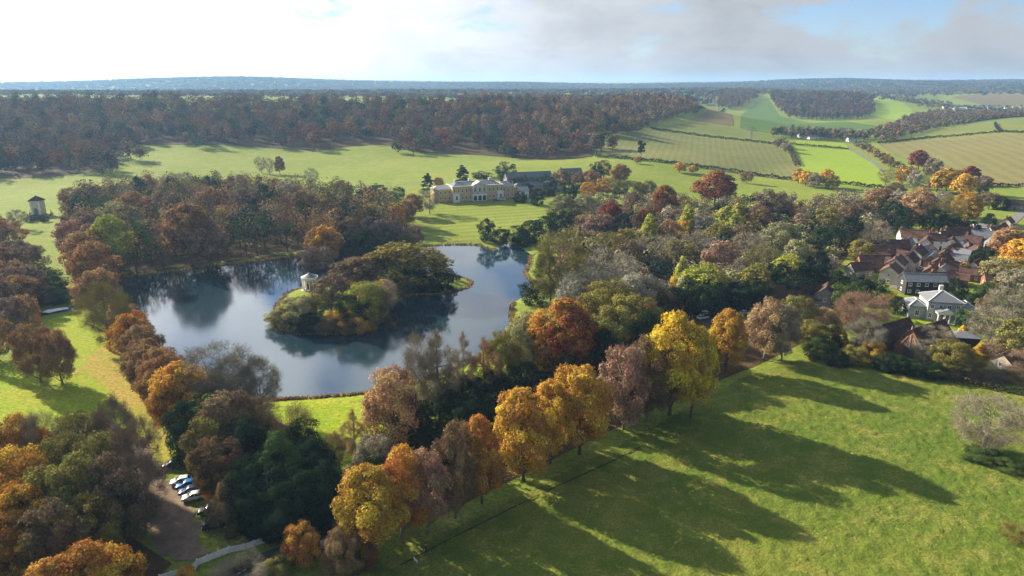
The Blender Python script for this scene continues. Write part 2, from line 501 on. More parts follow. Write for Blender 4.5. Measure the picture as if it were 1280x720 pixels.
def sheet(name, poly, mat, step=6.0, off=.05, amp=0.0, rough_edge=0.0, kind='structure'):
    """a surface draped on the ground inside a world-space outline"""
    poly = np.array([p[:2] for p in poly], float)
    pts = []
    for a, b in zip(poly, np.roll(poly, -1, 0)):
        n = max(1, int(np.hypot(*(b - a)) / step))
        for k in range(n): pts.append(a + (b - a) * k / n)
    pts = np.array(pts)
    if rough_edge: pts = pts + rng0.normal(0, rough_edge, pts.shape)
    nb = len(pts)
    xs = np.arange(pts[:, 0].min(), pts[:, 0].max(), step); ys = np.arange(pts[:, 1].min(), pts[:, 1].max(), step)
    X, Y = np.meshgrid(xs, ys); X = X.ravel(); Y = Y.ravel()
    X = X + rng0.uniform(-.2, .2, X.shape) * step; Y = Y + rng0.uniform(-.2, .2, Y.shape) * step
    m = inside(pts, X, Y) & (dist_poly(pts, X, Y) > step * .45)
    if m.sum() > 9000:                                 # large fine sheet: plain grid cells inside the outline
        ok = inside(pts, X, Y).reshape(len(ys), len(xs))
        cell = ok[:-1, :-1] & ok[:-1, 1:] & ok[1:, 1:] & ok[1:, :-1]
        ix = np.arange(len(X)).reshape(ok.shape)
        tris = np.stack([ix[:-1, :-1], ix[:-1, 1:], ix[1:, 1:], ix[1:, :-1]], -1)[cell]
        used = np.unique(tris); lut = np.zeros(len(X), int); lut[used] = np.arange(len(used))
        tris = lut[tris]; v2 = np.column_stack([X[used], Y[used]])
    else:
        allp = [Vector(p) for p in pts] + [Vector((a, b)) for a, b in zip(X[m], Y[m])]
        r = delaunay_2d_cdt(allp, [], [list(range(nb))], 1, 1e-4)
        v2 = np.array([(p.x, p.y) for p in r[0]]); tris = np.array(r[2])
    o_ = off + 1.2 * np.clip((v2[:, 1] - 500) / 2500, 0, 1)
    z = ground_z(v2[:, 0], v2[:, 1]) + o_
    if amp:
        e = np.clip(dist_poly(pts, v2[:, 0], v2[:, 1]) / 3, 0, 1)
        x, y = v2[:, 0], v2[:, 1]
        q = np.zeros(len(x))
        rr = np.random.default_rng(5)
        for k in range(26):
            w = rr.uniform(.25, 3.2); a = rr.uniform(0, 6.28)
            q += np.sin((x * math.cos(a) + y * math.sin(a)) * w + rr.uniform(0, 6.28)) / (.5 + w) ** .6
        q = q / q.std()
        z += e * amp * (np.abs(q) * .8 + rr.normal(0, .35, len(x)))
    n = tris.shape[1]
    o = obj(name, npmesh(name, np.column_stack([v2, z]), tris, [mat], smooth=True))
    return tag(o, kind=kind)
def pxpoly(pts): return [cast(*p) for p in pts]

lake = MB()
lp = LAKE
ctr = lp.mean(0)
outer = ctr + (lp - ctr) * 1.0
# the water surface: lake outline pushed 4 m under the banks
nrm = np.roll(lp, -1, 0) - np.roll(lp, 1, 0); nrm = np.stack([nrm[:, 1], -nrm[:, 0]], -1)
nrm /= np.linalg.norm(nrm, axis=1)[:, None] + 1e-9
sgn = 1 if inside(lp, *(lp[5] + nrm[5] * .5).reshape(2, 1))[0] == False else -1
outer = lp + sgn * nrm * 3.0
r_ = delaunay_2d_cdt([Vector(p) for p in outer], [], [list(range(len(outer)))], 1, 1e-4)
water = obj('lake_water', npmesh('lake_water', np.array([(p.x, p.y, 0.0) for p in r_[0]]), np.array(r_[2]), [M['water']]))
tag(water, kind='structure')

# fields and other surfaces laid on the ground
F = lambda name, px, mat, step, off=.06, **k: sheet(name, pxpoly(px), M[mat], step, off, **k)
F('pasture', [(440,745),(470,706),(560,662),(660,612),(760,562),(860,508),(930,470),(1000,448),(1090,457),(1180,474),(1290,497),(1420,520),(1420,860),(1000,900),(560,900)], 'pasture', .62, .04, amp=.15)
F('lakeside_lawn', [(-40,470),(30,440),(60,400),(100,386),(128,398),(140,430),(120,470),(170,500),(210,560),(200,575),(150,540),(60,560),(-40,620)], 'bright_lawn', 3, .05)
F('leaf_strewn_track', [(118,440),(140,432),(165,470),(200,530),(216,575),(200,590),(178,555),(150,505),(118,470),(90,468)], 'leaf_grass', 2, .09, rough_edge=.5)
F('leaf_strewn_glade', [(60,360),(80,352),(100,350),(112,365),(104,376),(84,378)], 'leaf_grass', 2, .09, rough_edge=.4)
F('near_bank_lawn', [(336,503),(400,499),(468,494),(516,483),(560,468),(592,453),(621,433),(642,410),(652,420),(640,470),(560,540),(470,600),(400,590),(350,540)], 'bright_lawn', 3, .05)
F('dirt_car_park', [(165,545),(182,548),(200,588),(224,612),(240,640),(262,690),(240,704),(215,702),(188,668),(166,606)], 'dirt', 1.5, .13, rough_edge=.5)
F('far_bank_floor', [(70,300),(100,322),(150,350),(225,340),(320,329),(378,321),(450,314),(512,308),(506,278),(430,256),(330,245),(200,245),(108,260)], 'litter', 6, .07)
F('mixed_wood_floor', [(700,300),(690,350),(700,385),(730,430),(640,480),(470,610),(430,640),(560,640),(700,570),(840,500),(950,455),(1000,430),(1040,345),(1075,300),(1160,272),(1180,262),(1100,252),(960,260),(800,255),(715,258)], 'litter', 6, .08)
F('copse_floor', [(-60,545),(40,545),(140,525),(166,548),(146,610),(165,672),(215,705),(160,760),(-80,760)], 'litter', 4, .08)
F('dark_clump_floor', [(215,520),(250,490),(330,515),(400,560),(430,620),(400,665),(320,680),(275,650),(240,600),(222,575)], 'litter', 4, .08)
F('mown_lawn', [(520,302),(516,280),(540,262),(566,256),(622,251),(690,262),(700,282),(668,290),(640,296),(600,301)], 'mown', 4, .06)
F('sown_field', [(747,197),(752,178),(782,166),(815,163),(975,182),(1000,212),(1000,226),(940,219),(860,208)], 'plough', 10)
F('upper_field', [(800,163),(862,152),(915,160),(968,170),(974,180),(815,161.5)], 'field_light', 12)
F('brown_field', [(862,150),(880,142),(905,138),(916,150),(917,158)], 'field_brown', 14)
F('top_field', [(866,140),(866,122),(900,119),(902,134)], 'field_light', 16)
F('green_hill_field', [(925,161),(925,145),(945,128),(960,124),(975,145),(1010,153),(1070,154),(1098,158),(1088,170),(1000,172)], 'field_hill', 16)
F('bright_field', [(987,182),(1060,187.5),(1092,205),(1106,218),(1104,236),(1025,230),(1000,209)], 'field_vivid', 8)
F('bright_strip_field', [(990,180.5),(997,175),(1056,179),(1062,185.5)], 'field_vivid', 8)
F('stubble_field', [(1098,181),(1160,174),(1252,166.5),(1300,168),(1400,175),(1400,236),(1241,233),(1180,215),(1120,196)], 'field_tan', 12)
F('terrace_field', [(1096,178),(1130,168),(1200,156),(1290,144),(1380,140),(1380,162),(1252,164.5),(1180,171)], 'field_light', 14)
F('valley_green_field', [(1088,122),(1110,124),(1140,138),(1146,147),(1120,150),(1086,143)], 'field_vivid', 20)
F('far_brown_field', [(1190,122),(1230,117),(1290,118),(1290,131),(1230,132)], 'field_brown', 30)
F('far_green_field', [(1130,121),(1170,118),(1172,126),(1150,129)], 'field_light', 30)
F('distant_pale_field', [(1040,114.5),(1180,113.5),(1180,116),(1040,117)], 'field_light', 40)

# ------------------------------------------------------------------ tree prototypes
def unit(v): return v / (np.linalg.norm(v, axis=-1, keepdims=True) + 1e-9)
def profile(kind, t):
    t = np.clip(t, 0, 1)
    if kind == 'round': return np.sqrt(np.clip(1 - (2*t-1)**2, 0, 1)) ** .85
    if kind == 'dome': return np.where(t < .35, .72 + .28 * t / .35, np.sqrt(np.clip(1 - ((t-.35)/.65)**2, 0, 1)))
    if kind == 'vase': return np.where(t < .55, .42 + .58 * t / .55, np.sqrt(np.clip(1 - ((t-.55)/.45)**2, 0, 1)) ** .9)
    if kind == 'cone': return (1 - t) ** .85 * .97 + .03
    if kind == 'column': return np.sqrt(np.clip(1 - (2*t-1)**2, 0, 1)) ** .5
    if kind == 'egg': return np.where(t < .3, .6 + .4 * t / .3, np.clip(1 - ((t-.3)/.7)**1.7, 0, 1))
SPEC = {  # crown profile, crown base, clump radius/crown radius, flatten, leaves, twigs, default width/height
 'leafy':  dict(p='dome',  cb=.21, k=95, rc=.27, flat=.85, leaf=1.0, twig=.10, w=.80),
 'tall':   dict(p='egg',   cb=.14, k=80, rc=.30, flat=.95, leaf=.9, twig=.10, w=.55),
 'sparse': dict(p='dome',  cb=.18, k=80, rc=.26, flat=.9,  leaf=.55, twig=.7, w=.80),
 'bare':   dict(p='vase',  cb=.16, k=110, rc=.25, flat=.9,  leaf=.0, twig=1.0, w=.85),
 'baretall': dict(p='egg', cb=.22, k=70, rc=.26, flat=1.1, leaf=.0, twig=.8, w=.5),
 'yew':    dict(p='dome',  cb=.03, k=70, rc=.24, flat=.9,  leaf=.85, twig=.0, w=1.0),
 'fir':    dict(p='cone',  cb=.05, k=80, rc=.20, flat=.5,  leaf=.9, twig=.0, w=.42),
 'cedar':  dict(p='egg',   cb=.12, k=46, rc=.28, flat=.34, leaf=.8, twig=.05, w=.75),
 'pine':   dict(p='round', cb=.38, k=30, rc=.30, flat=.6,  leaf=.7, twig=.1, w=.5),
 'shrub':  dict(p='dome',  cb=.0,  k=40, rc=.30, flat=.9,  leaf=1.0, twig=.25, w=1.2),
 'twiggy': dict(p='dome',  cb=.02, k=40, rc=.30, flat=.9,  leaf=.12, twig=1.0, w=1.3),
}
LODS = {'near': (.42, 25000, 17000, .048, 6), 'mid': (.75, 7500, 7000, .085, 5), 'far': (1.35, 2000, 1800, .2, 4)}
H0 = 18.0
PROTO = {}
def tube_np(P, rad, n):
    P = np.asarray(P, float); k = len(P)
    d = np.gradient(P, axis=0); d = unit(d)
    ref = np.where(np.abs(d[:, 2:3]) > .85, np.array([[1., 0, 0]]), np.array([[0, 0, 1.]]))
    a = unit(np.cross(d, ref)); b = np.cross(d, a)
    th = np.arange(n) * 2 * math.pi / n
    V = P[:, None] + (a[:, None] * np.cos(th)[None, :, None] + b[:, None] * np.sin(th)[None, :, None]) * np.asarray(rad)[:, None, None]
    i = np.arange((k - 1) * n).reshape(k - 1, n)
    j = (np.arange(n) + 1) % n
    Fc = np.stack([i, i[:, j] , i[:, j] + n, i + n], -1).reshape(-1, 4)
    return V.reshape(-1, 3), Fc
def make_proto(kind, var, lod):
    key = (kind, var, lod)
    if key in PROTO: return PROTO[key]
    s = SPEC[kind]; ls, nl, nt, tw, sides = LODS[lod]
    r = np.random.default_rng(abs(hash((kind, var))) % 2**31 if False else (sum(map(ord, kind)) * 131 + var * 17))
    H = H0; Rr = H * s['w'] / 2; zb = s['cb'] * H; hc = H - zb
    rc0 = s['rc'] * Rr * (1.0 if kind not in ('fir',) else 1.0)
    # bough clumps inside the envelope
    K = s['k']; C = []
    ax = r.uniform(-.06, .06, 2) * H
    lob = r.uniform(0, 6.28, 4)
    while len(C) < K:
        t = r.uniform(0.02, 1); pr = float(profile(s['p'], t))
        if r.random() > pr + .08: continue
        a = r.uniform(0, 6.28)
        lobe = 1 + .13 * math.sin(2*a + lob[0] + 2*t) + .10 * math.sin(3*a + lob[1] - 3*t) + .07 * math.sin(5*a + lob[2])
        q = (.35 + .65 * r.random() ** .33) if kind != 'fir' else (.5 + .5 * r.random() ** .5)
        rad = max(0, Rr * pr * lobe - rc0 * .55) * q
        z = zb + t * hc; z = min(z, H - rc0 * .55 * s['flat'])
        c = np.array([math.cos(a) * rad + ax[0] * t, math.sin(a) * rad + ax[1] * t, max(z, rc0 * .4)])
        if C and min(np.linalg.norm(c - q2) for q2 in C) < rc0 * .42 and r.random() < .8: continue
        C.append(c)
    C = np.array(C)
    RC = rc0 * r.uniform(.6, 1.35, K)
    if kind == 'fir': RC *= np.clip(1.25 - (C[:, 2] - zb) / hc, .35, 1.2)
    # trunk, limbs and branches
    V, Fq, off = [], [], 0
    def put(P, rad, n):
        nonlocal off
        v, f = tube_np(P, rad, n); V.append(v); Fq.append(f + off); off += len(v)
    r0 = H * (.019 if kind not in ('baretall', 'pine', 'fir') else .015)
    top = zb + hc * (.55 if kind not in ('fir', 'pine', 'tall', 'baretall') else .92)
    nz_ = 7; zz = np.linspace(-.04 * H, top, nz_)
    tx = np.cumsum(r.normal(0, .008 * H, nz_)) * (zz > 0) ; ty = np.cumsum(r.normal(0, .008 * H, nz_)) * (zz > 0)
    tx = tx - tx[1]; ty = ty - ty[1]; tx[0] = ty[0] = 0
    trunk = np.stack([tx + ax[0] * np.clip(zz / H, 0, 1), ty + ax[1] * np.clip(zz / H, 0, 1), zz], -1)
    put(trunk, np.interp(zz, [-.04*H, .01*H, .08*H, top], [r0*1.6, r0*1.35, r0, r0*.35]), sides + 1)
    nodes = [p for p in trunk[2:]]; nrad = [np.interp(p[2], [0, top], [r0 * .7, r0 * .3]) for p in nodes]
    order = r.permutation(K)
    nmaj = min(K, 9 if kind not in ('fir',) else 0)
    for i in order[:nmaj]:
        c = C[i]; hz = np.hypot(*c[:2])
        z0 = np.clip(c[2] - hz * r.uniform(.5, 1.0), max(.4 * zb, .06 * H), top)
        k = int(np.argmin(np.abs(trunk[:, 2] - z0)))
        A = trunk[k] if k > 0 else trunk[1]
        B = A + (c - A) * .45 + np.array([0, 0, -.04 * H + .1 * np.linalg.norm(c - A)])
        P = [A, (A + B) / 2 + r.normal(0, .012 * H, 3), B, B + (c - B) * .55 + r.normal(0, .014 * H, 3), c]
        put(P, r0 * np.array([.55, .46, .36, .24, .1]), sides)
        for p_, q_ in zip(P[1:], (.45, .34, .24, .14)): nodes.append(np.array(p_)); nrad.append(r0 * q_)
    NN = np.array(nodes); NR = np.array(nrad)
    for i in order[nmaj:]:
        c = C[i]
        d = np.linalg.norm(NN - c, axis=1) + np.maximum(0, NN[:, 2] - c[2]) * 1.5
        k = int(np.argmin(d)); A = NN[k]
        mid_ = (A + c) / 2 + r.normal(0, .015 * H, 3) + np.array([0, 0, -.01 * H])
        rr_ = min(NR[k] * .8, r0 * .22)
        put([A, mid_, c], [rr_, rr_ * .7, rr_ * .35], max(3, sides - 2))
        if lod == 'near' or kind.startswith('bare'):
            for _ in range(2):
                e = c + unit(r.normal(0, 1, 3) + unit(c - np.array([0, 0, zb + .3 * hc])) * 1.2) * RC[i] * 1.1
                put([c, (c + e) / 2 + r.normal(0, .1, 3), e], [rr_ * .45, rr_ * .3, rr_ * .1], 3)
    bark = M['bark_pale'] if kind in ('sparse', 'bare', 'baretall', 'tall') else M['bark']
    tm = npmesh(kind + '_trunk', np.concatenate(V), np.concatenate(Fq), [bark], smooth=True)
    # leaves and twigs
    vv, ff, tt, mi = [], [], [], []
    cw = RC ** 2 / (RC ** 2).sum()
    ctint = r.random(K)
    cen = np.array([0, 0, zb + hc * .4])
    outw = unit(C - cen)
    n = int(nl * s['leaf'])
    base = 0
    if n:
        ci = r.choice(K, n, p=cw)
        d = unit(r.normal(0, 1, (n, 3)) + outw[ci] * .55 + np.array([0, 0, .15]))
        # bough lumps: break the clump surface up with finer sub-lumps
        sub = .84 + .16 * np.sin(d[:, 0] * 5 + ci) * np.sin(d[:, 1] * 5 + ci * 2.1) + .1 * np.sin(d[:, 2] * 7 + ci)
        P = C[ci] + d * (RC[ci] * sub * r.uniform(.7, 1.08, n))[:, None] * np.array([1, 1, s['flat']])
        if kind in ('fir', 'cedar'): P[:, 2] -= .12 * np.hypot(P[:, 0] - C[ci, 0], P[:, 1] - C[ci, 1])
        P[:, 2] = np.maximum(P[:, 2], .1)
        nrm_ = unit(d + outw[ci] * .45 + r.normal(0, .5, (n, 3)))
        a = unit(np.cross(nrm_, r.normal(0, 1, (n, 3)))); b = np.cross(nrm_, a)
        sz = ls * r.uniform(.55, 1.3, n)[:, None] * (.9 if kind in ('yew', 'fir') else 1)
        q = np.stack([P - a*sz*.5, P + b*sz*.36 + a*sz*.05, P + a*sz*.5, P - b*sz*.36 - a*sz*.05], 1)
        vv.append(q.reshape(-1, 3)); ff.append(np.arange(n * 4).reshape(n, 4)); base = n * 4
        tl = np.stack([r.random(n), ctint[ci], r.random(n)], -1); tt.append(np.repeat(tl, 4, 0)); mi.append(np.zeros(n, int))
    m = int(nt * s['twig'])
    if m:
        ci = r.choice(K, m, p=cw)
        d = unit(r.normal(0, 1, (m, 3)) + outw[ci] * .9 + np.array([0, 0, .25]))
        P = C[ci] + unit(r.normal(0, 1, (m, 3))) * (RC[ci] * r.random(m) ** .6 * .75)[:, None]
        L = (rc0 * r.uniform(.35, .95, m))[:, None]
        P[:, 2] = np.maximum(P[:, 2], .15)
        side = unit(np.cross(d, r.normal(0, 1, (m, 3)))) * tw * r.uniform(.6, 1.2, m)[:, None]
        bend = r.normal(0, .12, (m, 3)) * L
        q = np.stack([P - side * .5, P + side * .5, P + d * L * .55 + side * .3 + bend, P + d * L + bend * 1.8], 1)
        vv.append(q.reshape(-1, 3)); ff.append(np.arange(m * 4).reshape(m, 4) + base)
        tl = np.stack([r.random(m), ctint[ci], r.random(m)], -1); tt.append(np.repeat(tl, 4, 0)); mi.append(np.ones(m, int))
    lm = M['evergreen'] if kind in ('yew', 'fir', 'cedar', 'pine') else M['leaf']
    cm = npmesh(kind + '_crown', np.concatenate(vv), np.concatenate(ff), [lm, M['twig']], np.concatenate(mi), np.concatenate(tt))
    W0 = H0 * s['w']
    PROTO[key] = (cm, tm, W0)
    return PROTO[key]

COLS = {'gold': (.47,.285,.045), 'yellow': (.56,.40,.045), 'orange': (.42,.215,.045), 'rust': (.24,.10,.04), 'red': (.20,.06,.035),
        'brown': (.19,.135,.075), 'tan': (.36,.235,.12), 'mauve': (.205,.15,.105), 'olive': (.215,.195,.05), 'lime': (.34,.35,.06),
        'grey': (.26,.24,.17), 'pink': (.30,.195,.13), 'green': (.07,.11,.03), 'dark': (.022,.04,.018), 'paleolive': (.28,.27,.12),
        'copper': (.31,.19,.085), 'bluegreen': (.03,.055,.04)}
WORD = {'gold': 'golden', 'yellow': 'bright yellow', 'orange': 'orange', 'rust': 'rust-red', 'red': 'deep red', 'brown': 'brown', 'tan': 'tan', 'mauve': 'purplish-brown',
        'olive': 'olive-green', 'lime': 'yellow-green', 'grey': 'grey-brown', 'pink': 'pinkish-brown', 'green': 'green', 'dark': 'dark green', 'paleolive': 'pale olive',
        'copper': 'copper-brown', 'bluegreen': 'blue-green'}
FORM = {'leafy': 'broad leafy autumn tree', 'tall': 'tall leafy tree', 'sparse': 'half-bare autumn tree', 'bare': 'bare spreading tree', 'baretall': 'bare tall slender tree',
        'yew': 'dense rounded evergreen', 'fir': 'pointed conifer', 'cedar': 'layered cedar', 'pine': 'bare-stemmed pine', 'shrub': 'leafy shrub', 'twiggy': 'twiggy bush'}
NAME = {'leafy': 'broadleaf_tree', 'tall': 'tall_tree', 'sparse': 'autumn_tree', 'bare': 'bare_tree', 'baretall': 'slender_bare_tree', 'yew': 'evergreen_tree',
        'fir': 'conifer', 'cedar': 'cedar_tree', 'pine': 'pine_tree', 'shrub': 'shrub', 'twiggy': 'bush'}
AUTO, TALL = [], []
TREES = []                                            # x, y, radius: for spacing the fill trees
rt = random.Random(4)
def tree_at(x, y, H, W, kind, col, where, label=None, lod=None, small=False):
    dist = math.hypot(x, y)
    lod = lod or ('near' if dist < 235 else 'mid' if dist < 560 else 'far')
    nvar = 3 if lod != 'far' else 2
    if kind in ('cedar', 'pine', 'fir', 'shrub', 'twiggy', 'baretall', 'tall'): nvar = min(nvar, 2)
    cm, tm, W0 = make_proto(kind, rt.randrange(nvar), lod)
    shrub = kind in ('shrub', 'twiggy') or small
    lab = label or '%s %s %s' % (WORD[col], FORM[kind] if not small else 'rounded evergreen shrub', where)
    o = thing(NAME[kind] if not small else 'evergreen_shrub', lab, 'shrub' if shrub else 'tree', (x, y, gz(x, y) - .05), rt.uniform(0, 6.28), None if label else '%s %s' % ('shrubs' if shrub else 'trees', where))
    if label is None:
        o['group'] = ('%s shrubs %s' if shrub else '%s trees %s') % (WORD[col], where)
        AUTO.append((o, x, y, H, W, col, FORM[kind] if not small else 'rounded evergreen shrub', where))
    TALL.append((x, y, col, kind))
    o.scale = (W / W0, W / W0 * rt.uniform(.92, 1.08), H / H0)
    c = obj('crown' if not shrub else 'foliage', cm, o); tr = obj('trunk' if not shrub else 'stem', tm, o)
    b = COLS[col]; k = rt.uniform(.86, 1.14); h = rt.uniform(-.07, .07)
    c.color = (min(1, b[0]*k*(1+h)), b[1]*k, b[2]*k*(1-h), 1)
    TREES.append((x, y, W / 2))
    return o
def tree_px(u, v, H, W, kind, col, where, label=None, **k):
    """crown top at pixel (u, v), height H metres: the ground below decides the distance"""
    x, y, z = cast(u, v, H)
    if -0.5 < z < 0.12 and lake_sd(np.array([x]), np.array([y]))[0] < 1.0:
        y_ = y
        for _ in range(30):                            # step back out of the water
            y_ += 1.0
            if lake_sd(np.array([x * y_ / y]), np.array([y_]))[0] > 2: break
        x, y = x * y_ / y, y_
    return tree_at(x, y, H, W, kind, col, where, label, **k)

# ------------------------------------------------------------------ trees, one by one: (u, v of crown top, height, width, kind, colour[, label])
AV = 'in the pasture row'
for a in [
 (458,586,16.5,13,'leafy','gold','orange-gold full-crowned tree at the roadside end of the pasture row'),
 (497,566,17,11,'sparse','orange','gold-brown open tree second from the road in the pasture row'),
 (532,568,16,9.5,'sparse','pink','pinkish-brown thin tree between gold-brown and tall narrow trees in pasture row'),
 (566,528,20,8.5,'sparse','brown','tall narrow grey-brown tree in the pasture row'),
 (601,522,18.5,10,'leafy','orange','orange-brown leafy tree behind the tall narrow tree of the pasture row'),
 (655,490,20,14,'leafy','gold','golden tree with yellow lower boughs in the middle of pasture row'),
 (690,478,19,11,'leafy','gold','golden tree tucked beside the wide ochre tree of the pasture row'),
 (728,458,21,16,'leafy','gold','wide ochre-gold tree in the middle of the pasture row'),
 (785,430,21.5,15,'sparse','pink','pinkish-brown thinning tree left of the big yellow one in pasture row'),
 (815,422,21.5,13,'sparse','brown','brown thinning tree with white trunk beside the big yellow tree'),
 (846,394,26,17,'leafy','yellow','biggest bright yellow tree in the row along the pasture'),
 (872,412,23,12,'leafy','yellow','yellow tree on the village side of the biggest yellow one'),
 (914,389,18,13,'leafy','gold','golden dome-topped tree near the village end of the pasture row'),
 (963,375,18.5,13,'sparse','tan','tan-pink tree at the village end of the pasture row'),
 (985,384,16.5,11,'sparse','grey','grey-green thinning tree beside tan tree at the pasture row end'),
 ]: tree_px(a[0], a[1], a[2], a[3]*.92, *a[4:6], AV, a[6])
FL = 'in the copse beside the car park'
for a in [
 (8,522,17,9,'sparse','orange'),(30,533,15,9,'leafy','orange','orange-topped tree standing against lawn at edge of car park copse'),(52,520,17,10,'bare','grey'),(92,512,18,11,'sparse','olive'),
 (70,545,17,12,'sparse','olive'),(136,500,19,10,'bare','mauve','purplish bare tree at the lawn corner of the car park copse'),(110,540,18,12,'sparse','olive'),(160,524,18,9,'bare','mauve'),
 (20,565,17,12,'sparse','gold'),(55,585,17,11,'sparse','olive'),(90,575,18,11,'sparse','olive'),(128,575,18,11,'sparse','brown'),(165,568,16,10,'bare','mauve','dark bare tree leaning over the parked cars'),
 (20,612,16,11,'leafy','gold'),(-15,600,17,12,'sparse','gold'),(60,630,16,11,'sparse','brown'),(95,622,15,10,'sparse','olive'),
 (40,655,12,9,'leafy','gold','golden low-branched tree deep in the car park copse'),(5,640,14,10,'leafy','orange'),
 (-40,560,18,13,'sparse','olive'),(-60,640,17,13,'sparse','brown'),
 (98,684,14,11,'leafy','orange','orange bushy tree beside the track end of white fence'),(128,690,13,9,'leafy','gold','ragged gold tree standing close to the white fence'),(65,700,13,10,'leafy','orange'),
 ]: tree_px(*a[:6], FL, a[6] if len(a) > 6 else None)
TR = 'in the row beside the track'
for a in [
 (150,378,12,11,'sparse','copper'),(162,393,15,12,'leafy','orange','orange-brown tree at the far end of the track row'),(172,408,14,10,'leafy','copper'),(182,424,14,10,'leafy','copper'),(178,432,14,9,'leafy','copper'),
 (196,436,14.5,10,'leafy','copper'),(206,446,14.5,10,'leafy','copper'),(190,450,13,9,'leafy','copper'),(219,457,16,13,'leafy','gold','golden tree at the near end of the track row'),(212,470,14,10,'leafy','orange'),
 (262,433,18,19,'bare','grey','wide bare tree against the lake beside the track row'),(290,446,16,13,'bare','grey'),(319,452,15,10,'bare','grey','small bare tree at the corner of the lakeside lawn'),
 (123,358,20,15,'bare','olive','big bare oak leaning over the grass by the lake corner'),(122,336,15,12,'leafy','copper'),(112,345,13,12,'sparse','copper'),
 ]: tree_px(a[0], a[1], a[2]*1.04, a[3]*1.10, *a[4:6], TR, a[6] if len(a) > 6 else None)
LL = 'on the lawn by the cascade'
for a in [(36,405,17,11,'sparse','copper','tan bare-stemmed tree, left of the pair casting shadow on lawn'),(64,411,16,10.5,'sparse','copper','tan slender-trunked tree, lakeward of the pair on the lawn'),
          (29,369,14,10,'sparse','copper','round brown tree beside the white cascade'),(10,372,14,11,'sparse','mauve'),(-15,390,15,11,'sparse','copper')]:
    tree_px(*a[:6], LL, a[6] if len(a) > 6 else None)
DK = 'in the dark roadside clump'
for a in [
 (246,492,15,9,'pine','green','ragged green pine at the track side of the dark clump'),(282,494,16,13,'sparse','brown'),(232,505,14,10,'yew','dark'),(310,500,14,11,'bare','brown'),(345,508,14,13,'twiggy','brown'),
 (262,520,15,11,'sparse','olive'),(300,530,14,11,'yew','dark'),(375,528,12,12,'yew','dark','dark round evergreen at the lawn end of the clump'),(340,545,14,10,'yew','green'),(270,548,14,10,'sparse','brown'),
 (395,552,11,10,'yew','dark'),(330,578,14,7,'fir','bluegreen','dark pointed conifer in the clump behind white fence'),(352,572,13,10,'yew','dark'),(300,575,13,10,'yew','dark'),(380,590,12,10,'yew','dark'),
 (315,602,11,9,'yew','dark'),(350,605,11,10,'yew','dark'),(400,580,11,8,'yew','dark'),(285,600,10,8,'shrub','brown'),(268,572,10,7,'sparse','gold','small tawny tree hanging over the parked cars'),
 (384,600,10,9,'yew','dark'),(335,622,8,8,'yew','dark'),(410,610,9,8,'yew','dark'),
 (376,655,8,7,'sparse','orange','tawny weeping bush tree beside road at end of the white fence'),(425,665,8,8,'shrub','brown'),(448,660,7,7,'shrub','rust'),
 (300,698,3.5,9,'twiggy','grey','wide twiggy grey bush below the white fence'),(345,697,3,6,'shrub','olive','low olive bush at the road edge below fence'),(230,712,3.5,4,'leafy','gold','small gold bush top poking over the fence'),
 ]: tree_px(*a[:6], DK, a[6] if len(a) > 6 else None)
NB = 'on the near bank of the lake'
for a in [
 (489,464,22,14,'sparse','tan','tall tan half-bare tree in front of the lakeside lawn'),(515,490,16,12,'yew','dark'),(545,412,24,13,'baretall','grey','tallest bare tree against the lake water'),(528,420,22,11,'bare','grey','bare tree with a long low limb toward the lake'),
 (578,413,21,9,'baretall','grey'),(604,420,20,9,'baretall','tan'),(628,414,19,10,'sparse','olive'),(648,405,18,10,'sparse','paleolive'),(560,462,12,10,'yew','dark'),(585,470,11,11,'yew','dark'),
 (612,465,12,12,'yew','dark'),(640,460,12,11,'yew','dark'),(665,455,12,11,'yew','dark'),(535,500,12,8,'fir','dark','dark conifer below the bare trees of the near bank'),(565,488,11,10,'yew','dark'),
 (440,510,13,6,'baretall','tan','thin young bare tree on the lakeside lawn'),(416,540,10,5,'bare','tan','small leaning bare tree at the lawn corner'),(452,562,8,5,'leafy','yellow','small yellow-leaved tree below the lakeside lawn'),
 (470,545,12,9,'sparse','grey'),(505,530,12,10,'yew','dark'),(470,575,10,9,'yew','dark'),(520,545,11,9,'yew','dark'),(445,585,8,9,'shrub','brown'),(545,525,11,10,'yew','dark'),(590,500,12,11,'yew','dark'),
 (620,495,11,11,'yew','dark'),(650,490,11,11,'sparse','brown'),(425,575,8,8,'yew','green'),
 ]: tree_px(*a[:6], NB, a[6] if len(a) > 6 else None)
EW = 'in the lake-to-village wood'
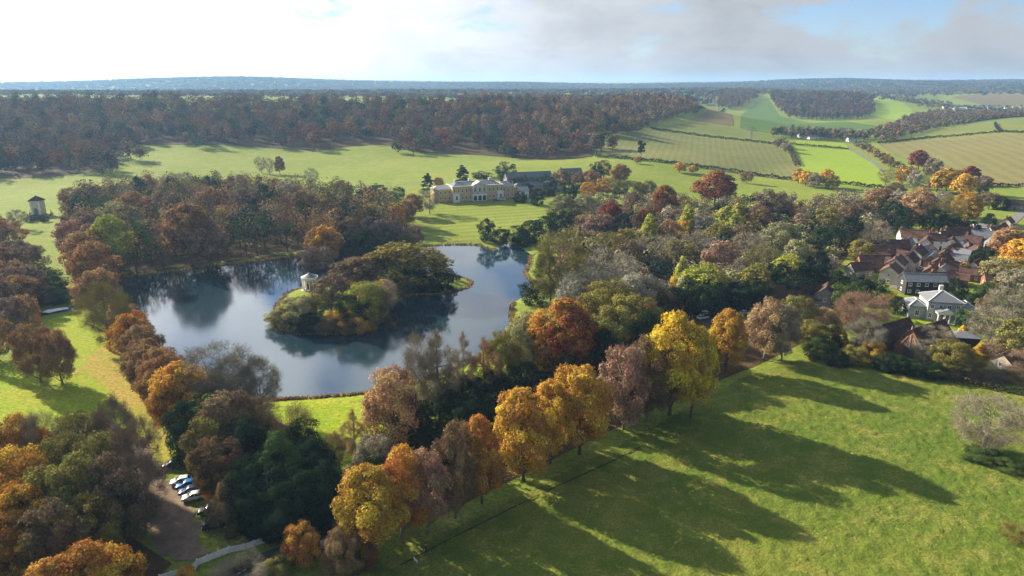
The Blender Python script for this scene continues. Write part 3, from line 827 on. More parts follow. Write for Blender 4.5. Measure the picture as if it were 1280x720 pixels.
for a in [
 (704,376,21,14,'leafy','orange','vivid orange tree above the near bank of the lake'),(715,392,19,13,'leafy','rust','dark rust-orange tree just below the vivid orange one'),(668,392,14,12,'sparse','paleolive'),(682,410,14,11,'sparse','lime'),
 (702,288,27,17,'bare','olive','tall ivy-hung bare tree at the right-hand lake shore'),(690,300,24,12,'baretall','olive'),(729,283,23,8.5,'fir','dark','dark fir beside the tall ivy-hung tree'),
 (688,268,11,15,'yew','dark'),(662,276,10,14,'yew','dark'),(646,285,8,11,'yew','dark'),(700,262,12,14,'yew','dark'),(655,286,8,10,'yew','dark'),(672,352,8,11,'yew','dark','low dark evergreen on the grassy bank beside the lake'),
 (764,314,19,22,'bare','grey','wide grey-brown domed tree in the middle of the mixed wood'),(735,340,17,17,'bare','grey'),(765,352,18,18,'sparse','olive'),(800,345,17,15,'sparse','grey'),(745,365,17,15,'sparse','olive'),(792,372,17,15,'sparse','olive'),
 (720,350,15,13,'sparse','grey'),(770,385,17,14,'sparse','olive'),(810,392,15,11,'yew','dark'),(822,360,13,10,'sparse','brown'),
 (704,245,13,14,'sparse','paleolive','rounded grey-green tree beside the mansion lawn'),(731,244,14,14,'sparse','paleolive'),(764,254,14,12,'leafy','red','deep red round tree in the wood near the mansion'),(750,268,13,13,'sparse','mauve'),
 (775,268,13,12,'yew','bluegreen'),(790,255,16,10,'fir','dark'),(806,262,13,8,'sparse','rust'),(818,258,20,8,'fir','green','tall light green conifer in the mixed wood'),(812,270,17,10,'tall','lime'),(832,232,19,13,'leafy','rust','bright rust-red tree in the wood below the fields'),
 (848,262,14,13,'sparse','mauve'),(860,258,18,9,'tall','lime'),(838,275,14,10,'sparse','tan'),(862,272,13,10,'sparse','gold'),(880,270,14,12,'sparse','grey'),(897,215,21,23,'leafy','rust','large dark rust-red tree at the edge of the green field'),
 (905,256,15,11,'tall','lime','yellow-green tree in front of the large rust-red one'),(925,254,15,11,'tall','lime','brightest yellow-green spiky tree in the mixed wood'),(918,268,13,9,'tall','lime'),(950,258,14,13,'sparse','brown'),(968,237,17,16,'sparse','mauve'),
 (826,294,15,19,'bare','grey'),(795,300,13,12,'sparse','brown'),(780,320,14,12,'bare','grey'),(850,300,14,13,'sparse','olive'),(870,290,14,14,'bare','grey'),(905,303,16,16,'sparse','pink','pinkish-brown round tree in the middle of the mixed wood'),
 (940,290,15,15,'bare','grey'),(955,305,14,12,'bare','olive'),(925,320,15,10,'baretall','grey'),(945,330,14,12,'sparse','olive'),(856,322,13,6,'tall','lime','thin lime-green tree beside yellow weeping bush'),(847,342,7,6,'shrub','yellow','small yellow weeping bush in the mixed wood'),
 (880,330,13,15,'sparse','lime','pale yellow-green spreading tree by the village car park'),(846,360,9,10,'yew','dark'),(868,352,10,11,'yew','dark'),(885,356,10,11,'yew','dark'),(905,352,9,10,'yew','dark'),(930,352,9,12,'yew','dark'),(950,350,10,12,'yew','dark'),
 (830,375,11,12,'yew','dark'),(980,277,17,17,'sparse','paleolive','tall pale olive tree left of the village roofs'),(1000,300,14,12,'sparse','paleolive'),(985,318,13,12,'sparse','lime'),(970,325,12,12,'yew','dark'),(1005,330,11,11,'yew','dark'),
 (1010,350,9,11,'yew','dark'),(990,345,10,11,'yew','dark'),(1022,315,11,10,'yew','dark'),(760,290,14,13,'bare','olive'),(785,285,14,12,'sparse','olive'),(815,285,12,11,'sparse','olive'),(900,280,13,12,'sparse','olive'),(928,282,13,12,'sparse','brown'),
 (655,395,9,8,'sparse','lime'),(690,420,13,11,'sparse','gold'),(730,400,15,12,'yew','dark'),(760,415,14,12,'yew','dark'),(705,435,12,11,'yew','dark'),(740,430,12,11,'yew','dark'),(785,410,13,11,'yew','dark'),
 ]: tree_px(a[0], a[1], a[2]*1.10, a[3]*1.22, *a[4:6], EW, a[6] if len(a) > 6 else None)
VI = 'among the village houses'
for a in [
 (1095,277,15,16,'bare','grey','round grey bare tree behind the village roofs'),(1035,258,16,13,'sparse','olive'),(1015,262,15,11,'fir','dark'),(1040,280,14,14,'yew','dark'),(1062,272,15,15,'yew','dark'),(1078,300,11,11,'sparse','olive'),
 (1120,250,16,15,'yew','dark'),(1150,235,19,17,'sparse','tan','tall tan tree in the dark trees behind the village'),(1135,262,14,13,'yew','dark'),(1168,262,14,13,'yew','dark'),(1190,268,12,11,'yew','dark'),(1195,245,17,14,'bare','olive'),
 (1212,241,16,16,'leafy','gold','wide golden tree behind the village street'),(1240,268,10,9,'yew','dark'),(1215,275,10,9,'yew','dark'),(1100,235,15,15,'sparse','copper'),(1075,250,13,13,'sparse','brown'),(1060,255,13,12,'sparse','brown'),(1130,240,14,13,'sparse','grey'),
 (1231,308,9,9,'yew','dark','dark round evergreen beside the yellow garden tree'),(1206,328,6,7,'leafy','yellow','bright yellow garden tree between the village roofs'),(1224,334,4,4,'shrub','yellow'),(1268,285,15,17,'leafy','tan','big tan-gold tree on the far side of the village'),(1280,300,14,14,'leafy','gold'),
 (1255,322,11,12,'sparse','paleolive'),(1275,338,12,13,'sparse','grey'),(1248,350,8,9,'sparse','olive'),(1196,348,9,9,'yew','dark'),(1235,353,9,8,'yew','green'),(1228,362,7,7,'yew','dark'),(1240,368,7,7,'shrub','brown'),
 (1268,372,7,10,'yew','green','bright green hedge-like evergreen beside the bare garden trees'),(1264,360,12,13,'bare','grey'),(1245,385,12,14,'bare','grey'),(1275,400,12,12,'sparse','olive'),(1210,388,6,8,'yew','green','clipped green garden tree beside the grey villa'),
 (1206,407,5,3.5,'tall','yellow','small flame-yellow tree on the grass behind the barn'),(1225,429,8,5.5,'tall','gold','upright golden tree in the hedge beside the pasture'),(1255,420,7,9,'twiggy','pink'),(1278,440,6,9,'twiggy','pink'),
 (1082,367,14,17,'bare','pink','wide pinkish-brown bare tree left of the grey villa'),(1060,352,11,12,'yew','green'),(1075,345,9,11,'yew','dark'),(1045,340,9,10,'yew','dark'),(1100,350,8,9,'yew','dark'),(1125,372,6,7,'yew','dark'),(1118,365,5,4,'shrub','yellow'),
 (1035,386,10,9,'sparse','tan'),(1015,402,9,10,'sparse','olive'),(1000,372,13,11,'sparse','olive'),(1040,408,7,8,'yew','dark'),(1052,412,6,5,'shrub','gold'),(1085,402,10,11,'bare','grey'),(1025,422,6,9,'shrub','green'),
 (1092,428,5,8,'shrub','gold','golden leafy shrub in the hedge left of the barn'),(1070,434,5,8,'shrub','olive'),(1170,408,9,11,'bare','grey','grey bare tree in front of the barn roof'),(1162,424,7,9,'bare','grey'),(1195,426,9,11,'sparse','olive'),(1180,438,5,8,'yew','dark'),
 (1110,442,5,7,'yew','dark'),(1130,446,4.5,7,'yew','dark'),(1150,450,4.5,7,'yew','dark'),(1168,455,4,7,'yew','dark'),(1205,445,6,8,'bare','olive'),(1048,436,5,7,'yew','dark'),(1270,462,3.5,8,'twiggy','brown'),(1240,464,3,8,'twiggy','brown'),
 (1215,462,3,7,'twiggy','brown'),(1190,459,3,7,'twiggy','brown'),
 ]: tree_px(a[0], a[1], a[2]*1.04, a[3]*1.10, *a[4:6], VI, a[6] if len(a) > 6 else None)
tree_px(1243,499,12.5,15.5,'bare','grey','', 'lone bare spreading tree standing in the pasture')
tree_px(1278,655,3.2,6,'twiggy','olive','', 'low tangled bush on the open pasture')
tree_px(1230,562,2.2,9,'shrub','green','', 'low bramble thicket at the foot of the lone pasture tree')
tree_px(1262,576,1.8,7,'shrub','green','', 'low bramble patch on the near side of the lone pasture tree')
MR = 'below the stubble field'
for a in [(1152,188,17,16,'leafy','red','dark wine-red tree at the stubble field corner'),(1168,198,16,16,'sparse','mauve'),(1188,211,17,18,'leafy','gold','big golden tree in front of the stubble field'),(1208,218,15,15,'leafy','gold'),(1175,215,14,13,'leafy','red'),
 (1215,208,14,14,'leafy','red'),(1228,220,13,13,'sparse','mauve'),(1110,211,12,14,'bare','olive'),(1130,209,13,12,'sparse','gold'),(1145,215,12,12,'sparse','grey'),(1000,211,11,10,'leafy','gold'),(1009,214,11,10,'leafy','gold'),(1020,216,11,10,'sparse','grey'),(1035,212,13,11,'leafy','gold'),(1042,218,11,9,'sparse','olive'),
 (850,203,8,10,'leafy','gold','small golden tree in the hedge below the sown field'),(867,207,6,8,'leafy','gold'),(934,214,9,9,'sparse','copper'),(1253,245,8,10,'yew','dark'),(977,173,10,14,'sparse','mauve'),(983,179,9,12,'sparse','grey'),
 (1215,250,12,12,'leafy','gold'),(1180,240,13,12,'sparse','grey'),(1160,245,12,12,'sparse','brown'),(1120,228,11,12,'sparse','brown'),(1240,240,10,10,'sparse','brown')]:
    tree_px(a[0], a[1], a[2]*1.09, a[3]*1.20, *a[4:6], MR, a[6] if len(a) > 6 else None)
IS = 'on the lake island'
for a in [(507,304,18,24,'sparse','olive','broad olive tree on the island opposite the mansion'),(485,312,15,16,'sparse','olive'),(530,322,12,15,'yew','dark'),(546,330,10,12,'yew','dark'),(460,316,15,16,'sparse','brown','brown round tree in the middle of the island'),
 (440,322,13,13,'sparse','brown'),(411,343,13,11,'sparse','brown','brown tree half hiding the island temple'),(457,352,14,12,'sparse','lime','yellow-green willow at the front of the island'),(478,366,10,9,'leafy','gold'),(440,372,11,10,'yew','dark'),
 (470,350,13,12,'bare','grey'),(372,372,9,11,'sparse','paleolive','pale olive willow at the temple end of the island'),(390,368,9,9,'sparse','olive'),(405,352,9,9,'bare','brown'),(360,382,6,8,'shrub','olive'),(350,388,5,8,'shrub','paleolive'),(435,398,5,9,'shrub','brown'),(460,392,5,8,'shrub','olive'),(422,386,7,8,'shrub','gold','golden shrub on the near shore of island'),(448,388,7,9,'shrub','gold'),(385,392,6,9,'shrub','dark'),
 (405,396,5,8,'shrub','brown'),(465,380,9,9,'sparse','olive')]:
    tree_px(a[0], a[1], a[2]*1.05, a[3]*1.36, *a[4:6], IS, a[6] if len(a) > 6 else None)
for u, v, H_, W_ in [(571,343,2.6,3.4),(563,346,2.2,3),(544,356,4.5,5.5),(568,361,2.2,2.6)]:
    tree_px(u, v, H_, W_, 'yew', 'dark', 'on the grassy tip of the island', small=True)
HS = 'around the mansion grounds'
for a in [(577,206,15,12,'cedar','bluegreen','blue-green cedar rising behind the mansion roof'),(632,203,13,18,'yew','bluegreen','big dark domed evergreen behind the mansion'),(533,215,14,9,'cedar','bluegreen','dark cedar left of the mansion'),(608,216,5,5,'fir','dark'),
 (470,230,9,14,'yew','bluegreen'),(452,238,6,8,'yew','bluegreen'),(498,233,8,8,'yew','bluegreen'),(484,238,6,9,'yew','bluegreen'),(462,234,8,10,'yew','bluegreen'),(610,274,11,9,'yew','dark','dark round tree on the mown lawn at lake edge'),(624,291,8,10,'yew','dark','dark evergreen overhanging the lake at the lawn'),
 (536,235,15,13,'bare','grey','pale bare tree at the corner of the mansion lawn'),(558,232,8,9,'yew','dark'),(515,243,13,13,'leafy','copper'),(548,222,8,7,'sparse','copper'),(602,214,5,16,'yew','dark'),(645,222,6,13,'yew','dark'),(657,228,8,10,'yew','dark'),(650,239,7,9,'yew','dark'),(672,236,10,11,'yew','dark'),(668,222,9,10,'yew','bluegreen'),(684,217,9,10,'yew','bluegreen'),(712,215,10,10,'sparse','brown'),(655,219,8,9,'yew','bluegreen'),
 (427,226,13,11,'leafy','copper'),(386,211,14,13,'bare','grey','bare tree on the park slope left of the mansion'),(348,196,15,9,'leafy','rust','rust-brown narrow tree at the top of park slope clump'),(325,196,14,10,'bare','grey'),(335,198,14,9,'bare','grey'),
 (802,176,17,8,'pine','dark','lone dark pine at the edge of the sown field'),(797,196,6,6,'leafy','gold'),(755,200,14,13,'sparse','olive'),(745,203,13,11,'yew','bluegreen'),(775,205,14,14,'leafy','copper'),(740,212,13,12,'sparse','copper'),(722,216,13,12,'sparse','brown'),(700,213,13,13,'sparse','brown'),
 (690,222,12,11,'yew','bluegreen'),(712,228,12,11,'yew','dark'),(735,228,12,11,'sparse','gold'),(755,222,12,11,'sparse','orange'),(775,225,12,11,'sparse','olive'),(800,228,12,10,'sparse','olive'),(812,225,12,11,'sparse','paleolive'),(790,240,12,11,'sparse','brown')]:
    tree_px(a[0], a[1], a[2]*1.07, a[3]*1.15, *a[4:6], HS, a[6] if len(a) > 6 else None)
WB = 'in the far bank wood'
for a in [(403,248,13,10,'leafy','gold'),(414,252,12,9,'leafy','gold'),(385,260,12,9,'leafy','gold'),(430,244,13,9,'leafy','copper'),(441,250,12,9,'leafy','copper'),(420,262,12,10,'leafy','gold'),(395,268,11,9,'leafy','gold'),(461,256,12,10,'leafy','gold','golden dome tree in front of the dark park evergreens'),
 (493,257,12,11,'leafy','gold','golden dome tree at the edge of the mansion lawn'),(507,250,13,9,'leafy','copper'),(404,283,15,12,'leafy','orange','orange-lit tree at the water edge behind the island'),(392,285,14,10,'sparse','copper'),(465,275,13,14,'sparse','mauve'),(440,272,13,13,'sparse','brown'),(490,278,11,12,'sparse','mauve'),
 (430,290,11,11,'yew','dark'),(460,290,11,12,'yew','dark'),(480,293,10,11,'yew','dark'),(500,290,9,10,'sparse','brown'),(395,308,10,13,'sparse','mauve'),(515,282,9,10,'sparse','pink'),(232,258,19,17,'leafy','copper','tall copper-topped tree above the dark water'),(255,275,16,14,'sparse','pink'),
 (133,270,17,13,'leafy','lime','tree with yellow-lit top in the far bank wood'),(140,254,15,18,'sparse','paleolive'),(165,241,15,15,'leafy','copper'),(100,265,13,14,'sparse','pink'),(90,275,13,12,'sparse','pink'),(88,235,13,12,'sparse','copper'),(103,290,14,13,'leafy','copper'),(112,303,14,14,'leafy','copper'),(85,270,12,10,'sparse','mauve'),
 (115,224,12,7,'fir','bluegreen'),(120,232,11,10,'sparse','pink'),(148,229,12,12,'yew','bluegreen'),(172,222,13,9,'yew','bluegreen'),(180,218,12,12,'sparse','tan'),(212,222,12,10,'yew','bluegreen'),(228,215,12,10,'bare','grey'),(246,218,12,9,'fir','bluegreen'),(260,221,12,10,'yew','bluegreen'),(295,218,12,12,'sparse','brown'),
 (205,240,15,14,'sparse','mauve'),(265,233,15,13,'sparse','tan'),(310,236,14,13,'sparse','mauve'),(330,232,14,12,'yew','bluegreen'),(355,228,14,13,'sparse','grey'),(380,240,14,12,'sparse','brown')]:
    tree_px(a[0], a[1], a[2]*(1.5 if a[0] < 382 else 1.2), a[3]*(1.4 if a[0] < 382 else 1.2), *a[4:6], WB, a[6] if len(a) > 6 else None)
LF = 'beside the sloping glade'
for a in [(20,262,10,9,'bare','grey'),(5,275,12,13,'sparse','copper'),(-12,268,13,13,'sparse','copper'),(15,300,12,11,'sparse','mauve'),(-5,310,13,13,'leafy','copper'),(30,308,13,12,'sparse','mauve'),(5,325,13,12,'sparse','copper'),(22,332,13,13,'sparse','mauve'),(40,335,10,14,'yew','green'),
 (60,340,7,11,'yew','green'),(10,345,12,13,'sparse','copper'),(35,355,8,12,'sparse','brown'),(-10,350,13,13,'sparse','mauve'),(60,360,5,11,'shrub','green'),(48,362,5,10,'shrub','brown'),(75,366,3.5,8,'shrub','green'),(-35,330,14,13,'sparse','copper')]:
    tree_px(a[0], a[1], a[2]*1.09, a[3]*1.20, *a[4:6], LF, None)
for u, v in [(37,270),(43,268),(49,268),(55,270)]:
    tree_px(u, v, 3.5, 6, 'yew', 'bluegreen', 'below the square park pavilion', small=True)
for u, v in [(36.5,262),(63.5,261)]:
    tree_px(u, v, 4.5, 2.2, 'fir', 'bluegreen', '', ('small dark clipped conifer on the left of the park pavilion' if u < 50 else 'small dark clipped conifer on the right of the park pavilion'))
N_HAND = len(TREES)
# look-alikes: say how big each is and which differently coloured tree stands next to it
for o, x, y, H, W, col, form, where in AUTO:
    near = sorted(((x-a)**2 + (y-b)**2, c, k) for a, b, c, k in TALL if (a, b) != (x, y))[:3]
    nb = [(c, k) for d, c, k in near if c != col]
    size = 'low ' if H < 9 else 'wide ' if W > 1.25 * H else 'tall ' if H > 16 else ''
    lab = size + WORD[col] + ' ' + form + ((' next to %s %s' % (WORD[nb[0][0]], {'yew': 'evergreen', 'fir': 'conifer', 'shrub': 'shrub', 'twiggy': 'bush'}.get(nb[0][1], 'tree'))) if nb else '') + ' ' + where
    if len(lab.split()) > 16: lab = size + WORD[col] + ' ' + form + ' ' + where
    o['label'] = lab; o['group'] = lab
print('TREES hand', N_HAND, 'protos', len(PROTO))

# ------------------------------------------------------------------ far woods that read as one mass
def wood(name, label, poly, spacing, Hr, Wr, cols, nleaf, ls, seed, dark=.8, low=False, jag=0.0):
    r = np.random.default_rng(seed); poly = np.array([p[:2] for p in poly], float)
    x0, y0 = poly.min(0); x1, y1 = poly.max(0)
    xs = np.arange(x0, x1, spacing); ys = np.arange(y0, y1, spacing * .9)
    X, Y = np.meshgrid(xs, ys); X = X + (np.arange(len(ys)) % 2)[:, None] * spacing / 2
    X = (X + r.uniform(-.38, .38, X.shape) * spacing).ravel(); Y = (Y + r.uniform(-.38, .38, Y.shape) * spacing).ravel()
    jx = jag * (np.sin(X*.043 + 2*np.sin(Y*.021)) + .7*np.sin(Y*.07 + X*.017)); jy = jag * (np.sin(X*.052 + 1.1) + .7*np.sin(X*.13 + Y*.03))
    m = inside(poly, X + jx, Y + jy); X, Y = X[m], Y[m]; n = len(X)
    Z = ground_z(X, Y); H = r.uniform(*Hr, n); W = r.uniform(*Wr, n)
    # colour drifts: neighbouring trees tend to be of a kind
    drift = np.sin(X * .021 + 1.7 * np.sin(Y * .013)) + np.sin(Y * .024 + X * .008) + r.normal(0, .8, n)
    order = np.clip(((drift + 3) / 6 * len(cols)).astype(int), 0, len(cols) - 1)
    pick = np.where(r.random(n) < .6, order, r.integers(0, len(cols), n))
    base = np.array([COLS[c] for c in cols])[pick] * r.uniform(.7, 1.25, (n, 1)) * dark
    # leaf clumps per tree
    k = 9
    cc = r.normal(0, 1, (n, k, 3)); cc = cc / np.linalg.norm(cc, axis=2, keepdims=True) * (r.random((n, k, 1)) ** .4)
    ci = r.integers(0, k, (n, nleaf))
    d = unit(r.normal(0, 1, (n, nleaf, 3)) + np.array([0, 0, .2]))
    c_ = np.take_along_axis(cc, ci[..., None].repeat(3, 2), 1)
    P = c_ * .54 + d * .47
    P = P * np.stack([W/2, W/2, H*(.47 if low else .40)], -1)[:, None] + np.stack([X, Y, Z + H*(.52 if low else .60)], -1)[:, None]
    nr = unit(d * .7 + c_ * .9 + r.normal(0, .32, d.shape)); a = unit(np.cross(nr, r.normal(0, 1, nr.shape))); b = np.cross(nr, a)
    s = ls * r.uniform(.6, 1.3, (n, nleaf, 1))
    q = np.stack([P - a*s*.5, P + b*s*.4, P + a*s*.5, P - b*s*.4], 2).reshape(-1, 3)
    nf = n * nleaf
    tint = np.stack([r.random(nf), np.take_along_axis(r.random((n, k)), ci, 1).ravel(), r.random(nf)], -1).repeat(4, 0)
    # trunks: slim three-sided posts
    th = np.arange(3) * 2.094
    rad = (H * .016)[:, None]
    lo = np.stack([X[:, None] + np.cos(th) * rad, Y[:, None] + np.sin(th) * rad, np.repeat((Z - .3)[:, None], 3, 1)], -1)
    hi = np.stack([X[:, None] + np.cos(th) * rad * .5, Y[:, None] + np.sin(th) * rad * .5, np.repeat((Z + H * .6)[:, None], 3, 1)], -1)
    tv = np.concatenate([lo, hi], 1).reshape(-1, 3)
    i6 = (np.arange(n) * 6)[:, None, None] + 4 * nf
    tf = (i6 + np.array([[0,1,4,3],[1,2,5,4],[2,0,3,5]])[None]).reshape(-1, 4)
    V = np.concatenate([q, tv]); Fc = np.concatenate([np.arange(4*nf).reshape(-1, 4), tf])
    mi = np.concatenate([np.zeros(nf, int), np.ones(len(tf), int)])
    me = npmesh(name, V, Fc, [M['leaf_wood'], M['bark']], mi, np.concatenate([tint, np.full((len(tv), 3), .5)]))
    at_ = me.attributes.new('leafcol', 'FLOAT_COLOR', 'POINT')
    lc = np.ones((len(V), 4), np.float32); lc[:4*nf, :3] = base.repeat(nleaf * 4, 0)
    at_.data.foreach_set('color', lc.ravel())
    o = obj(name, me); tag(o, label, 'woodland', kind='stuff')
    print('WOOD', name, n, len(Fc)); return o
W_ = lambda px: [cast(*p) for p in px]
AUT = ['bluegreen','mauve','brown','rust','green','rust','copper','mauve','brown','copper','bluegreen','rust','olive','brown','mauve']
sheet('wood_floor', W_([(-60,224),(60,222),(130,214),(150,194),(172,181),(270,181),(400,188),(440,183),(480,181),(520,190),(600,194),(690,200),(740,196),(748,172),(800,163),(810,150),(740,138),(560,140),(300,140),(-60,142)]), M['litter'], 25, .12)
wood('hillside_wood', 'dark rust and brown wood covering the hillside above the park',
     W_([(-60,222),(60,220),(128,213),(147,193),(170,179),(268,179),(400,186),(438,181),(478,179),(520,188),(600,192),(690,198),(738,194),(746,170),(796,162)]) + [(190,1010,0),(150,1120,0),(-200,1075,0),(-600,1050,0),(-1100,1040,0)],
     15, (13,27), (14,23), AUT, 230, 1.9, 1, .62, True, 20)
UND = ['mauve','grey','olive','bluegreen','brown','paleolive','green','tan','mauve','copper']
wood('far_bank_wood', 'massed brown and mauve trees filling the wood along the far lake bank', W_([(86,298),(100,312),(128,334),(150,346),(225,335.5),(320,325),(378,316.5),(450,310),(508,303),(500,278),(430,258),(330,247),(200,247),(110,262)]), 10.5, (17,25), (12,18), UND, 430, .95, 21, .72, True)
wood('mixed_wood', 'massed grey-brown trees filling the wood between lake and village', W_([(712,300),(690,350),(705,385),(730,405),(800,425),(850,405),(862,378),(940,372),(1000,360),(1040,345),(1060,300),(1160,272),(1180,262),(1100,252),(960,262),(800,255),(720,258)]), 12.5, (9,14), (10,15), ['olive','grey','brown','paleolive','bluegreen','grey'], 430, .92, 22, 1.0, True)
wood('spur_wood', 'rust-topped wood on the spur to the right of the hillside wood', W_([(800,161),(835,152),(872,142)]) + [(330,1330,0),(250,1480,0),(-60,1500,0),(-60,1270,0),(165,1245,0)],
     12, (14,20), (10,15), ['rust','brown','copper','mauve','brown','bluegreen'], 90, 2.3, 2, .7, True)
wood('valley_belt', 'brown tree belt running up the valley past the far village', W_([(1085,175),(1110,178),(1180,160),(1260,148),(1300,146),(1300,141),(1240,141),(1170,141),(1140,146),(1120,158),(1090,166)]),
     13, (9,14), (9,14), ['brown','mauve','olive','mauve','rust','grey'], 70, 2.4, 3, .65, True)
wood('lane_belt', 'dark belt of trees and sheds below the green hill', W_([(960,172),(1000,174),(1056,178),(1088,177),(1086,171),(1040,168),(965,166)]), 10, (9,15), (9,13), ['mauve','grey','olive','brown','bluegreen'], 80, 2.0, 4)
wood('lane_hedgerow', 'brown hedgerow trees lining the lane below the stubble field', W_([(1064,182),(1078,184),(1112,202),(1145,222),(1150,232),(1128,222),(1100,204)]), 8, (6,10), (7,10), ['brown','mauve','olive','copper'], 110, 1.5, 5)
wood('knoll_wood', 'rust wood at the end of the green hill', W_([(897,136),(918,137),(932,132),(946,124),(940,117),(900,118)]), 14, (16,24), (12,17), ['rust','mauve','brown'], 70, 2.8, 6, .6, True)
wood('green_hill_wood', 'dark wood on the green hill', W_([(972,138),(985,148),(1020,151),(1070,150),(1092,143),(1090,128),(1060,122),(1000,124),(960,120)]), 15, (16,26), (13,19), ['brown','mauve','rust','brown','grey','bluegreen'], 60, 3.2, 7, .5, True)
wood('far_copses', 'scattered copses and hedges between the far fields', W_([(1095,121),(1190,130),(1190,137),(1150,136)]), 24, (9,13), (10,16), ['mauve','bluegreen','brown','olive'], 40, 3.2, 8)
wood('far_valley_woods', 'patchy dark woods on the slopes beyond the green hill', W_([(860,121),(960,119),(1000,121),(1100,120.5),(1200,118),(1290,117),(1290,111),(860,111)]), 36, (12,19), (20,34), ['bluegreen','brown','olive','mauve'], 40, 6.5, 12, .6, True, 120)
wood('far_village_trees', 'trees wrapped round the far village', W_([(1180,139),(1290,141),(1290,134),(1180,133)]), 34, (8,12), (10,15), ['mauve','bluegreen','brown','rust'], 50, 2.8, 9)
far = [(-3900,3300,0),(4300,3300,0),(5400,5500,0),(-5200,5500,0)]
wood('distant_ridge_woods', 'hazy wooded ridges along the skyline', far, 50, (6,11), (42,75), ['bluegreen','olive','brown','bluegreen','mauve'], 20, 14.0, 10, .45)
wood('plateau_woods', 'dark woods on the plateau behind the hillside wood', [(-1900,1650,0),(420,1650,0),(700,2300,0),(600,3200,0),(-2600,3200,0)], 46, (8,14), (28,44), ['bluegreen','brown','mauve','olive'], 34, 8.0, 11, .55)

# ------------------------------------------------------------------ buildings
P_ = mat_plain
M['ochre'] = P_('ochre_render', (.55,.40,.20), .85, .1, .15, .5)
M['white'] = P_('white_paint', (.74,.74,.71), .7, .2, .1, .8)
M['stone'] = P_('pale_stone', (.52,.50,.44), .85, .1, .2, .6)
M['greystone'] = P_('grey_stone', (.36,.37,.37), .85, .1, .2, .6)
M['flint'] = P_('flint_wall', (.24,.215,.19), .9, .1, .35, 1.5)
M['brick'] = P_('brick_wall', (.21,.105,.07), .9, .1, .3, 1.5)
M['cream'] = P_('cream_render', (.55,.48,.37), .85, .1, .15, .6)
M['timber'] = P_('dark_boarding', (.05,.045,.045), .85, .1, .3, 1.0)
M['slate'] = P_('slate_roof', (.15,.16,.175), .55, .4, .25, 1.2)
M['lead'] = P_('lead_roof', (.10,.115,.13), .5, .4, .25, .6)
M['paleslate'] = P_('pale_slate_roof', (.30,.305,.30), .5, .4, .2, .8)
M['tile'] = P_('clay_tile_roof', (.115,.066,.05), .9, .1, .45, .6)
M['darktile'] = P_('dark_tile_roof', (.075,.046,.038), .9, .1, .45, .6)
M['redtile'] = P_('orange_tile_roof', (.22,.115,.07), .9, .1, .3, 1.0)
M['glass'] = P_('window_glass', (.02,.025,.03), .12, .6, .1, 1.0)
M['door'] = P_('painted_door', (.05,.06,.05), .5, .4, .1, 1.0)
_wcache = {}
def window(parent, x, y, z, w, h, nx, ny, frame='white'):
    """frame set into a wall whose outward normal is (nx, ny); pane as its child"""
    key = (round(w, 2), round(h, 2), frame)
    if key not in _wcache:
        f = MB(); b = min(.14, w * .14)
        f.box(-w/2, -w/2+b, -.07, .05, 0, h); f.box(w/2-b, w/2, -.07, .05, 0, h)
        f.box(-w/2+b, w/2-b, -.07, .05, 0, b); f.box(-w/2+b, w/2-b, -.07, .05, h-b, h)
        f.box(-b*.3, b*.3, -.05, .03, b, h-b); f.box(-w/2-.08, w/2+.08, -.16, .05, -.1, -.003)
        g = MB(); g.box(-w/2+b, w/2-b, -.02, .02, b, h-b)
        _wcache[key] = (f.mesh('window', M[frame]), g.mesh('pane', M['glass']))
    fm, gm = _wcache[key]
    rz = math.atan2(nx, -ny)
    o = obj('window', fm, parent, (x, y, z), rz)
    obj('pane', gm, o)
    return o
def gable_wall(mb, L, D, h, hr):
    mb.add([(-L/2,-D/2,-1.5),(L/2,-D/2,-1.5),(L/2,D/2,-1.5),(-L/2,D/2,-1.5),(-L/2,-D/2,h),(L/2,-D/2,h),(L/2,D/2,h),(-L/2,D/2,h),(-L/2,0,h+hr),(L/2,0,h+hr)],
           [(3,2,1,0),(0,1,5,4),(2,3,7,6),(1,2,6,9,5),(3,0,4,8,7),(4,5,9,8),(6,7,8,9)])
def roof_mesh(kind, L, D, h, hr, o=.35, th=.16):
    mb = MB()
    if kind == 'gable':
        sl = hr / (D / 2)
        e = h - o * sl
        for sg in (-1, 1):
            y0 = sg * (D/2 + o)
            P = [(-L/2-o, y0, e+.05), (L/2+o, y0, e+.05), (L/2+o, 0, h+hr+.05), (-L/2-o, 0, h+hr+.05)]
            Q = [(a, b, c + th) for a, b, c in P]
            f = [(0,1,2,3),(7,6,5,4),(0,4,5,1),(1,5,6,2),(3,2,6,7),(0,3,7,4)]
            mb.add(P + Q, f if sg < 0 else [tuple(reversed(q)) for q in f])
        mb.bar((-L/2-o, 0, h+hr+.22), (L/2+o, 0, h+hr+.22), .3, .16)
    else:
        X, Y = L/2 + o, D/2 + o; rx = max(0.01, (L - D) / 2)
        if L < D: X, Y = D/2 + o, L/2 + o
        P = [(-X,-Y,h+.02),(X,-Y,h+.02),(X,Y,h+.02),(-X,Y,h+.02),(-X,-Y,h+.25),(X,-Y,h+.25),(X,Y,h+.25),(-X,Y,h+.25),(-rx,0,h+hr+.25),(rx,0,h+hr+.25)]
        mb.add(P, [(3,2,1,0),(0,1,5,4),(1,2,6,5),(2,3,7,6),(3,0,4,7),(4,5,9,8),(5,6,9),(6,7,8,9),(7,4,8)])
    return mb
